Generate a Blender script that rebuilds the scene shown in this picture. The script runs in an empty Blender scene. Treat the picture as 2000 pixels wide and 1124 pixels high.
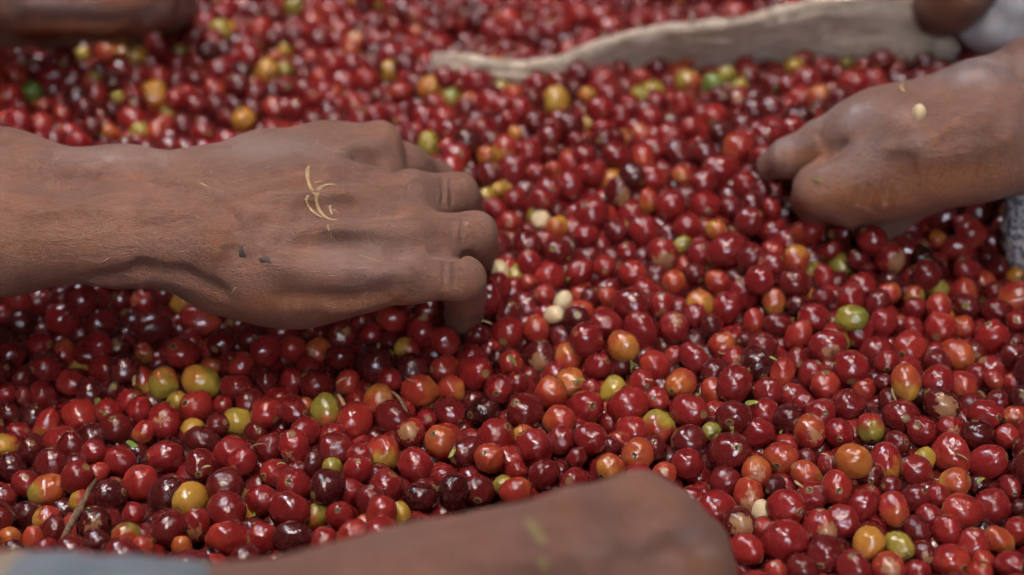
import bpy, bmesh, math, random
import numpy as np
from mathutils import Vector, Matrix, noise as mnoise
from mathutils.kdtree import KDTree

random.seed(7); np.random.seed(7)
scene = bpy.context.scene
col = scene.collection
R = math.radians

# ------------------------------------------------------------------ camera
CAM_H, PITCH, LENS = 0.426, 34.0, 50.0
cam_d = bpy.data.cameras.new('camera'); cam = bpy.data.objects.new('camera', cam_d); col.objects.link(cam)
cam.location = (0, 0, CAM_H); cam.rotation_euler = (R(90 - PITCH), 0, 0)
cam_d.lens = LENS; cam_d.sensor_width = 36.0
cam_d.clip_start = 0.01; cam_d.clip_end = 200
cam_d.dof.use_dof = True; cam_d.dof.focus_distance = 0.640; cam_d.dof.aperture_fstop = 4.3
scene.camera = cam

# ------------------------------------------------------------------ sky, sun, exposure
SUN_EL, SUN_AZ = 80.0, 170.0          # azimuth from +Y towards +X
SKY_STRENGTH, SUN_STRENGTH, SUN_ANGLE, EXPOSURE = 0.15, 1.5, 120.0, 4.45
world = bpy.data.worlds.new('World'); scene.world = world; world.use_nodes = True
wn = world.node_tree.nodes; wl = world.node_tree.links
sky = wn.new('ShaderNodeTexSky'); sky.sky_type = 'NISHITA'; sky.sun_disc = False
sky.sun_elevation = R(SUN_EL); sky.sun_rotation = R(SUN_AZ)
sky.air_density = 1.0; sky.dust_density = 4.0; sky.ozone_density = 1.0
wl.new(sky.outputs[0], wn['Background'].inputs[0]); wn['Background'].inputs[1].default_value = SKY_STRENGTH
sd = bpy.data.lights.new('sun', 'SUN'); sun = bpy.data.objects.new('sun', sd); col.objects.link(sun)
sd.energy = SUN_STRENGTH; sd.angle = R(SUN_ANGLE); sd.color = (1.0, 0.98, 0.96)
sdir = Vector((math.sin(R(SUN_AZ)) * math.cos(R(SUN_EL)), math.cos(R(SUN_AZ)) * math.cos(R(SUN_EL)), math.sin(R(SUN_EL))))
sun.rotation_euler = sdir.to_track_quat('Z', 'Y').to_euler(); sun.location = sdir * 5
vs = scene.view_settings
vs.view_transform = 'Standard'; vs.look = 'None'; vs.exposure = EXPOSURE; vs.gamma = 1.0; vs.use_curve_mapping = False
scene.render.engine = 'CYCLES'
scene.cycles.use_denoising = True; scene.cycles.filter_width = 1.15
scene.cycles.max_bounces = 8; scene.cycles.diffuse_bounces = 2; scene.cycles.glossy_bounces = 4
scene.cycles.caustics_reflective = False; scene.cycles.caustics_refractive = False

# ------------------------------------------------------------------ photo geometry helpers
FPX = LENS / 36.0 * 2000.0
CP, SP = math.cos(R(PITCH)), math.sin(R(PITCH))
CAM = np.array((0.0, 0.0, CAM_H))
FWD = np.array((0, CP, -SP)); UPV = np.array((0, SP, CP)); RGT = np.array((1.0, 0, 0))
def ray(px, py):
    return FWD + RGT * ((px - 1000.0) / FPX) - UPV * ((py - 562.0) / FPX)
def U(px, py, h):
    """point seen at (px,py) of the photograph, h millimetres above the heap's mean level"""
    d = ray(px, py); lam = (h / 1000.0 - CAM_H) / d[2]
    return CAM + d * lam
def depth(p): return float(np.dot(np.asarray(p) - CAM, FWD))
def project(p):
    q = np.asarray(p) - CAM; z = q @ FWD
    return 1000 + FPX * (q @ RGT) / z, 562 - FPX * (q @ UPV) / z
MC = U(1370, 330, 10); ML = U(60, 720, 0); MB = U(1100, -40, 0); MR = U(1750, 800, 0)
def heap(x, y):
    """height of the centres of the topmost cherries (metres), arrays allowed"""
    g = lambda c, sx, sy: np.exp(-(((x - c[0]) / sx) ** 2 + ((y - c[1]) / sy) ** 2))
    h = 0.026 * g(MC, .15, .11) - 0.016 * g(ML, .13, .12) - 0.016 * g(MB, .5, .10) + 0.006 * g(MR, .12, .1)
    h = h + 0.0025 * np.sin(x * 61 + 1.3) * np.cos(y * 47 + .5) + 0.002 * np.sin(x * 103 + y * 71)
    return h
def on_heap(px, py, lift=0.0):
    d = ray(px, py); lam = -CAM_H / d[2]
    for _ in range(30):
        p = CAM + d * lam
        lam += 0.6 * ((heap(p[0], p[1]) + lift - p[2]) / d[2])
    return CAM + d * lam

# ------------------------------------------------------------------ object helpers
def tag(o, label=None, cat=None, group=None, kind=None):
    if label: o['label'] = label
    if cat: o['category'] = cat
    if group: o['group'] = group
    if kind: o['kind'] = kind
    return o
def link(name, me, mat=None, parent=None):
    o = bpy.data.objects.new(name, me); col.objects.link(o)
    if mat is not None and len(me.materials) == 0: me.materials.append(mat)
    if parent is not None: o.parent = parent
    return o
def mesh_np(name, V, F, smooth=True):
    """mesh from vertex array and an (n,3) or (n,4) face array"""
    V = np.asarray(V, dtype=np.float32); F = np.asarray(F, dtype=np.int32)
    me = bpy.data.meshes.new(name); k = F.shape[1]
    me.vertices.add(len(V)); me.vertices.foreach_set('co', V.ravel())
    me.loops.add(F.size); me.loops.foreach_set('vertex_index', F.ravel())
    me.polygons.add(len(F)); me.polygons.foreach_set('loop_start', np.arange(0, F.size, k, dtype=np.int32))
    me.polygons.foreach_set('use_smooth', np.full(len(F), smooth))
    me.update(calc_edges=True); me.validate()
    return me
def recentre(me):
    n = len(me.vertices); a = np.empty(n * 3, np.float32); me.vertices.foreach_get('co', a); a = a.reshape(-1, 3)
    c = a.mean(0); c[2] = a[:, 2].min(); a -= c; me.vertices.foreach_set('co', a.ravel()); me.update()
    return Vector([float(v) for v in c])
def tube(pts, radii, seg=8, cap=True, flat=None):
    """tube through pts with one radius per point -> V, F (quads, degenerate caps)"""
    P = [Vector(p) for p in pts]; n = len(P); V = []; F = []
    up = Vector((0.13, 0.21, 0.97))
    for i in range(n):
        t = (P[min(i + 1, n - 1)] - P[max(i - 1, 0)]).normalized()
        a = t.cross(up).normalized(); b = a.cross(t).normalized()
        for j in range(seg):
            th = 2 * math.pi * j / seg
            V.append(P[i] + (a * math.cos(th) + b * math.sin(th) * (flat or 1.0)) * radii[i])
    for i in range(n - 1):
        for j in range(seg):
            k = (j + 1) % seg
            F.append((i * seg + j, i * seg + k, (i + 1) * seg + k, (i + 1) * seg + j))
    if cap:
        for i, s in ((0, 1), (n - 1, -1)):
            V.append(P[i]); c = len(V) - 1
            for j in range(0, seg, 2):
                q = (i * seg + j, c, i * seg + (j + 2) % seg, i * seg + (j + 1) % seg)
                F.append(q if s > 0 else q[::-1])
    return [tuple(v) for v in V], F

# ------------------------------------------------------------------ materials
def newmat(name):
    m = bpy.data.materials.new(name); m.use_nodes = True
    nt = m.node_tree; b = nt.nodes['Principled BSDF']
    return m, nt, b
class N:
    """tiny node-graph helper"""
    def __init__(s, nt): s.nt = nt
    def node(s, t, **kw):
        n = s.nt.nodes.new(t)
        for k, v in kw.items(): setattr(n, k, v)
        return n
    def put(s, sock, v):
        if hasattr(v, 'is_output'): s.nt.links.new(v, sock)
        else: sock.default_value = v
    def math(s, op, a, b=None, c=None, clamp=False):
        n = s.node('ShaderNodeMath', operation=op, use_clamp=clamp); s.put(n.inputs[0], a)
        if b is not None: s.put(n.inputs[1], b)
        if c is not None: s.put(n.inputs[2], c)
        return n.outputs[0]
    def vmath(s, op, a, b=None):
        n = s.node('ShaderNodeVectorMath', operation=op); s.put(n.inputs[0], a)
        if b is not None: s.put(n.inputs[1], b)
        return n.outputs['Value'] if op in ('DOT_PRODUCT', 'LENGTH') else n.outputs[0]
    def noise(s, vec, scale, detail=2.0, rough=.5, w=None, dist=0.0):
        n = s.node('ShaderNodeTexNoise', noise_dimensions='4D' if w is not None else '3D')
        s.put(n.inputs['Vector'], vec); n.inputs['Scale'].default_value = scale
        n.inputs['Detail'].default_value = detail; n.inputs['Roughness'].default_value = rough
        n.inputs['Distortion'].default_value = dist
        if w is not None: s.put(n.inputs['W'], w)
        return n.outputs['Fac']
    def maprange(s, v, a, b, c=0.0, d=1.0, smooth=True):
        n = s.node('ShaderNodeMapRange', interpolation_type='SMOOTHSTEP' if smooth else 'LINEAR')
        s.put(n.inputs['Value'], v)
        for i, x in zip((1, 2, 3, 4), (a, b, c, d)): n.inputs[i].default_value = x
        return n.outputs[0]
    def ramp(s, v, stops, interp='LINEAR'):
        n = s.node('ShaderNodeValToRGB'); r = n.color_ramp; r.interpolation = interp
        while len(r.elements) < len(stops): r.elements.new(.5)
        for e, (p, c) in zip(r.elements, stops): e.position = p; e.color = (*c, 1)
        s.put(n.inputs[0], v); return n.outputs[0]
    def mix(s, f, a, b, mode='MIX'):
        n = s.node('ShaderNodeMix', data_type='RGBA', blend_type=mode)
        s.put(n.inputs[0], f); s.put(n.inputs[6], a if hasattr(a, 'is_output') else (*a, 1)); s.put(n.inputs[7], b if hasattr(b, 'is_output') else (*b, 1))
        return n.outputs[2]
    def bump(s, h, strength, dist, normal=None):
        n = s.node('ShaderNodeBump'); n.inputs['Strength'].default_value = strength; n.inputs['Distance'].default_value = dist
        s.put(n.inputs['Height'], h)
        if normal is not None: s.put(n.inputs['Normal'], normal)
        return n.outputs[0]

RIPE = [(0.0, (.085, .165, .022)), (.10, (.185, .17, .026)), (.20, (.38, .255, .034)), (.31, (.44, .185, .028)), (.42, (.36, .078, .021)),
        (.53, (.30, .025, .016)), (.66, (.215, .0090, .0122)), (.80, (.098, .0048, .0076)), (.92, (.042, .003, .006)), (1.0, (.015, .002, .0035))]
def cherry_material(name, per_object):
    m, nt, b = newmat(name); g = N(nt)
    at = 'OBJECT' if per_object else 'GEOMETRY'
    def attr(nm, t=at):
        n = g.node('ShaderNodeAttribute', attribute_type=t, attribute_name=nm); return n
    ripe = attr('ripe').outputs['Fac']; tip = attr('ripe_tip').outputs['Fac']; seed = attr('seed').outputs['Fac']; patch = attr('patch').outputs['Fac']
    lp = attr('lp', 'GEOMETRY').outputs['Vector']
    sx = g.node('ShaderNodeSeparateXYZ'); g.put(sx.inputs[0], lp)
    x, z = sx.outputs[0], sx.outputs[2]
    n1 = g.noise(lp, 1.3, 3, .55, w=seed); n2 = g.noise(lp, 5.0, 4, .6, w=seed); n3 = g.noise(lp, 26.0, 2, .5, w=seed)
    # ripeness runs from the body towards the tip, broken by noise
    tz = g.math('MULTIPLY_ADD', g.math('SUBTRACT', n1, .5), 2.6, z)
    tf = g.maprange(tz, -.15, .85)
    nj = g.math('MULTIPLY', g.math('SUBTRACT', n2, .5), .15)
    c = g.mix(tf, g.ramp(g.math('ADD', ripe, nj, clamp=True), RIPE), g.ramp(g.math('ADD', tip, nj, clamp=True), RIPE))
    # streaks running from pole to pole and fine mottling
    c = g.mix(g.math('MULTIPLY', g.maprange(n3, .45, .75), .22), c, (.55, .16, .06))
    # pale lenticels
    vo = g.node('ShaderNodeTexVoronoi', voronoi_dimensions='4D'); g.put(vo.inputs['Vector'], lp); g.put(vo.inputs['W'], seed); vo.inputs['Scale'].default_value = 4.2
    spk = g.maprange(vo.outputs['Distance'], .05, .085, 1, 0)
    c = g.mix(g.math('MULTIPLY', spk, .18), c, (.62, .36, .22))
    # brown scuffs
    n4 = g.noise(lp, 2.6, 5, .65, w=g.math('ADD', seed, 3.7))
    scuff = g.maprange(n4, .70, .76)
    c = g.mix(g.math('MULTIPLY', scuff, .65), c, (.17, .085, .04))
    # navel scar at the tip, stalk scar at the other end
    n5 = g.math('MULTIPLY', g.math('SUBTRACT', n2, .5), .05)
    zz = g.math('ADD', z, n5)
    c = g.mix(g.math('MULTIPLY', g.maprange(zz, .966, .976), .7), c, (.30, .16, .06))
    c = g.mix(g.math('MULTIPLY', g.maprange(zz, .985, .99), .85), c, (.06, .035, .02))
    c = g.mix(g.math('MULTIPLY', g.maprange(zz, -.962, -.978), .7), c, (.22, .17, .06))
    # torn, bleached patch facing +X on the cherries that have one
    pe = g.math('ADD', x, g.math('MULTIPLY', g.math('SUBTRACT', g.noise(lp, 3.2, 4, .65, w=g.math('ADD', seed, 9.1)), .5), 1.2))
    pm = g.math('MULTIPLY', g.maprange(g.math('ADD', pe, g.math('MULTIPLY', patch, .22)), 1.03, 1.15), g.math('GREATER_THAN', patch, .01))
    c = g.mix(g.math('MULTIPLY', pm, .85), c, g.mix(n2, (.44, .25, .11), (.26, .11, .05)))
    b.inputs['Roughness'].default_value = .30
    g.put(b.inputs['Base Color'], c)
    rough = g.math('ADD', g.math('MULTIPLY_ADD', n2, .16, .18), g.math('MULTIPLY', g.math('MAXIMUM', pm, scuff), .28))
    g.put(b.inputs['Roughness'], rough)
    b.inputs['IOR'].default_value = 1.45
    b.inputs['Specular IOR Level'].default_value = .22
    dry = g.math('FRACT', g.math('MULTIPLY', seed, 7.317)); sheen_film = g.maprange(g.noise(lp, 1.7, 3, .55, w=g.math('ADD', seed, 21.0)), .36, .60)
    g.put(b.inputs['Coat Weight'], g.math('MULTIPLY', g.math('MULTIPLY_ADD', g.math('POWER', dry, 3.0), -.55, 1.0), g.math('MULTIPLY_ADD', sheen_film, .45, .55)))
    g.put(b.inputs['Coat Roughness'], g.math('MULTIPLY_ADD', g.math('POWER', dry, 4.0), .16, .022)); b.inputs['Coat IOR'].default_value = 1.6
    hgt = g.math('ADD', g.math('MULTIPLY', g.noise(lp, 2.4, 3, .5, w=g.math('ADD', seed, 5.5)), 1.0), g.math('MULTIPLY', n3, .10))
    wr = g.math('MULTIPLY', g.noise(g.vmath('MULTIPLY', lp, (1, 1, .45)), 6.5, 3, .6, w=seed, dist=1.2), g.maprange(ripe, .86, .97, 0, .25))
    hgt = g.math('ADD', g.math('ADD', hgt, wr), g.math('MULTIPLY', pm, -.10))
    nb = g.bump(hgt, .5, .0010); g.put(b.inputs['Normal'], nb); g.put(b.inputs['Coat Normal'], nb)
    return m
M = {}
M['cherry'] = cherry_material('cherry skin', True)
M['cherry_mass'] = cherry_material('cherry skin of the mass', False)

def simple(name, c1, c2, scale=40, rough=.6, bump=.3, dist=.0006, coat=0, stretch=None):
    m, nt, b = newmat(name); g = N(nt)
    tc = g.node('ShaderNodeTexCoord').outputs['Object']
    v = g.vmath('MULTIPLY', tc, stretch) if stretch else tc
    n = g.noise(v, scale, 5, .6); n2 = g.noise(v, scale * 4, 3, .6)
    g.put(b.inputs['Base Color'], g.mix(g.maprange(n, .3, .7), c1, c2))
    b.inputs['Roughness'].default_value = rough; b.inputs['Coat Weight'].default_value = coat; b.inputs['Coat Roughness'].default_value = .1
    g.put(b.inputs['Normal'], g.bump(g.math('ADD', n, g.math('MULTIPLY', n2, .4)), bump, dist))
    return m
M['bean'] = simple('coffee bean parchment', (.68, .53, .31), (.54, .38, .19), 160, .42, .35, .0004, .3)
M['navel'] = simple('dried navel', (.20, .11, .045), (.05, .03, .015), 600, .7, .5, .0003)
M['stem'] = simple('green stalk', (.30, .33, .06), (.20, .17, .04), 300, .45, .4, .0003, .3)
M['straw'] = simple('dry straw', (.50, .34, .17), (.33, .20, .09), 500, .5, .4, .0002)
M['twig'] = simple('weathered twig', (.30, .17, .085), (.07, .04, .022), 120, .65, .8, .0008, .15, (6, 6, 1))
M['leaf'] = simple('green leaf scrap', (.11, .22, .03), (.20, .30, .05), 300, .4, .4, .0003, .3)
M['drysap'] = simple('yellowed leaf scrap', (.21, .17, .06), (.28, .20, .09), 300, .5, .4, .0003)
M['black'] = simple('blackened fruit', (.012, .011, .012), (.035, .03, .028), 200, .45, .8, .0008, .2)
M['ground'] = simple('dark damp ground', (.016, .011, .009), (.035, .022, .016), 30, .8, .8, .004)
M['mud'] = simple('dried mud fleck', (.080, .052, .042), (.125, .083, .067), 500, .8, .5, .0003)

def skin_material(name, base, dark, ochre, wet=0.0, sheen=.3, pale=(.36, .22, .17)):
    m, nt, b = newmat(name); g = N(nt)
    tc = g.node('ShaderNodeTexCoord').outputs['Object']
    n1 = g.noise(tc, 22, 4, .6); n2 = g.noise(tc, 75, 5, .65); n3 = g.noise(tc, 420, 3, .6)
    fine = g.noise(g.vmath('MULTIPLY', tc, (.42, 1.5, 1.2)), 1150, 4, .7, dist=.7)
    at = g.node('ShaderNodeAttribute', attribute_type='GEOMETRY', attribute_name='warm').outputs['Fac']
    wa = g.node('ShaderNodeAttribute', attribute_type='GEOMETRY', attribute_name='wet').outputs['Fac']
    streak = g.noise(g.vmath('MULTIPLY', tc, (.55, 1.4, 1.2)), 190, 5, .68, dist=1.4)
    c = g.mix(g.maprange(n1, .30, .72), base, dark)
    c = g.mix(g.math('MULTIPLY', g.maprange(n2, .48, .74), .65), c, ochre)
    c = g.mix(g.math('MULTIPLY', g.maprange(n3, .55, .78), .22), c, dark)
    c = g.mix(at, c, ochre)  # ochre patches; on the thumb they paint in its lit face
    c = g.mix(g.math('MULTIPLY', g.maprange(fine, .46, .72), .26), c, pale)
    c = g.mix(g.math('MULTIPLY', g.maprange(fine, .46, .30), .5), c, tuple(v * .55 for v in dark))
    c = g.mix(g.math('MULTIPLY', g.maprange(streak, .46, .72), .30), c, pale)
    c = g.mix(g.math('MULTIPLY', g.maprange(streak, .47, .30), .38), c, tuple(v * .6 for v in dark))
    # small dirt marks
    n4 = g.noise(g.vmath('MULTIPLY', tc, (.6, 1, 1)), 90, 5, .7); dirt = g.maprange(n4, .68, .74)
    c = g.mix(g.math('MULTIPLY', dirt, .55), c, (.035, .024, .02))
    g.put(b.inputs['Base Color'], c)
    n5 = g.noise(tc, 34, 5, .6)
    sheen_film = g.math('MULTIPLY', wa, g.maprange(g.math('ADD', n5, g.math('MULTIPLY', n2, .35)), .48, .72))      # wet pulp patches; their pale sheen is painted into the colour
    wetm = g.math('MULTIPLY', g.maprange(n5, .66 - wet * .3, .78 - wet * .3), .8) if wet > 0 else g.math('MULTIPLY', g.maprange(n5, .60, .72), .35)
    g.put(b.inputs['Base Color'], g.mix(g.math('MULTIPLY', sheen_film, .5), c, (.40, .335, .315)))
    g.put(b.inputs['Roughness'], g.math('SUBTRACT', g.math('MULTIPLY_ADD', n2, .20, .40), g.math('MULTIPLY', wetm, .10)))
    g.put(b.inputs['Coat Weight'], g.math('MAXIMUM', g.math('MULTIPLY', wetm, .45), g.math('MULTIPLY', sheen_film, .6))); g.put(b.inputs['Coat Roughness'], g.math('MULTIPLY_ADD', n3, .2, .22))
    b.inputs['Sheen Weight'].default_value = sheen; b.inputs['Sheen Roughness'].default_value = .45; b.inputs['Sheen Tint'].default_value = (.8, .78, .8, 1)
    b.inputs['Subsurface Weight'].default_value = .06; b.inputs['Subsurface Radius'].default_value = (.004, .0016, .0008); b.inputs['Subsurface Scale'].default_value = 1.0
    h = g.math('ADD', g.math('MULTIPLY', fine, .8), g.math('ADD', g.math('MULTIPLY', n3, .8), g.math('MULTIPLY', streak, 1.2)))
    g.put(b.inputs['Normal'], g.bump(h, .9, .0013))
    return m
M['skin_a'] = skin_material('weathered brown skin', (.275, .122, .076), (.185, .077, .047), (.33, .118, .043), 0, .06, (.38, .215, .155))
M['skin_b'] = skin_material('wet brown skin', (.29, .130, .084), (.205, .088, .056), (.47, .165, .05), .25, .08, (.37, .22, .17))
M['skin_c'] = skin_material('brown skin with wet sheen', (.235, .102, .066), (.170, .070, .045), (.26, .092, .035), .35, .06, (.30, .165, .125))
M['skin_d'] = skin_material('dark brown skin', (.19, .082, .050), (.11, .045, .029), (.36, .13, .038), .5, .06, (.23, .13, .095))

def cloth_material(name, c1, c2, scale, band=None, bandcol=None, speck=None):
    m, nt, b = newmat(name); g = N(nt)
    tc = g.node('ShaderNodeTexCoord').outputs['Object']
    w1 = g.node('ShaderNodeTexWave', bands_direction='X'); g.put(w1.inputs['Vector'], tc); w1.inputs['Scale'].default_value = scale; w1.inputs['Distortion'].default_value = .6; w1.inputs['Detail'].default_value = 2
    w2 = g.node('ShaderNodeTexWave', bands_direction='Y'); g.put(w2.inputs['Vector'], tc); w2.inputs['Scale'].default_value = scale; w2.inputs['Distortion'].default_value = .6; w2.inputs['Detail'].default_value = 2
    n = g.noise(tc, 38, 5, .6); n2 = g.noise(tc, 300, 3, .6)
    wv = g.math('MAXIMUM', w1.outputs['Fac'], w2.outputs['Fac'])
    c = g.mix(g.maprange(n, .3, .7), c1, c2)
    c = g.mix(g.math('MULTIPLY', wv, .25), c, tuple(v * .55 for v in c2))
    if band:
        s = g.node('ShaderNodeSeparateXYZ'); g.put(s.inputs[0], tc)
        d = g.math('ABSOLUTE', g.math('SUBTRACT', s.outputs[0], band[0])); c = g.mix(g.maprange(d, band[1], band[1] * 1.25, 1, 0), c, bandcol)
    if speck: c = g.mix(g.maprange(n2, .50, .56), c, speck)
    g.put(b.inputs['Base Color'], c); b.inputs['Roughness'].default_value = .85; b.inputs['Sheen Weight'].default_value = .25
    g.put(b.inputs['Normal'], g.bump(g.math('ADD', wv, g.math('MULTIPLY', n2, 1.0)), .7, .0010))
    return m
def sack_material():
    m, nt, b = newmat('sisal sack weave'); g = N(nt)
    tc = g.node('ShaderNodeTexCoord').outputs['Object']
    st = g.noise(g.vmath('MULTIPLY', tc, (.16, 1, 1)), 260, 4, .7, dist=.8); th = g.noise(g.vmath('MULTIPLY', tc, (1, .35, .35)), 330, 3, .6); big = g.noise(tc, 32, 4, .6)
    c = g.mix(g.maprange(big, .3, .7), (.78, .65, .50), (.64, .51, .37))
    c = g.mix(g.maprange(st, .38, .62), (.44, .33, .22), c); c = g.mix(g.math('MULTIPLY', g.maprange(th, .55, .7), .5), c, (.60, .51, .41))
    g.put(b.inputs['Base Color'], c); b.inputs['Roughness'].default_value = .85; b.inputs['Sheen Weight'].default_value = .2
    g.put(b.inputs['Normal'], g.bump(g.math('ADD', g.math('MULTIPLY', st, 1.5), th), 1.0, .0022))
    return m
M['sack'] = sack_material()
M['cuff'] = cloth_material('faded blue striped cotton', (.085, .115, .150), (.135, .165, .20), 220, (-.148, .006), (.26, .18, .11))
M['paleshirt'] = cloth_material('pale grey cotton', (.64, .64, .61), (.52, .53, .51), 260)
M['wool'] = cloth_material('speckled wool', (.66, .64, .63), (.48, .47, .48), 130, speck=(.13, .13, .16))
M['blocker'] = simple('dark light blocker', (.05, .042, .036), (.03, .026, .022), 3, .7, .3, .01)
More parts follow.
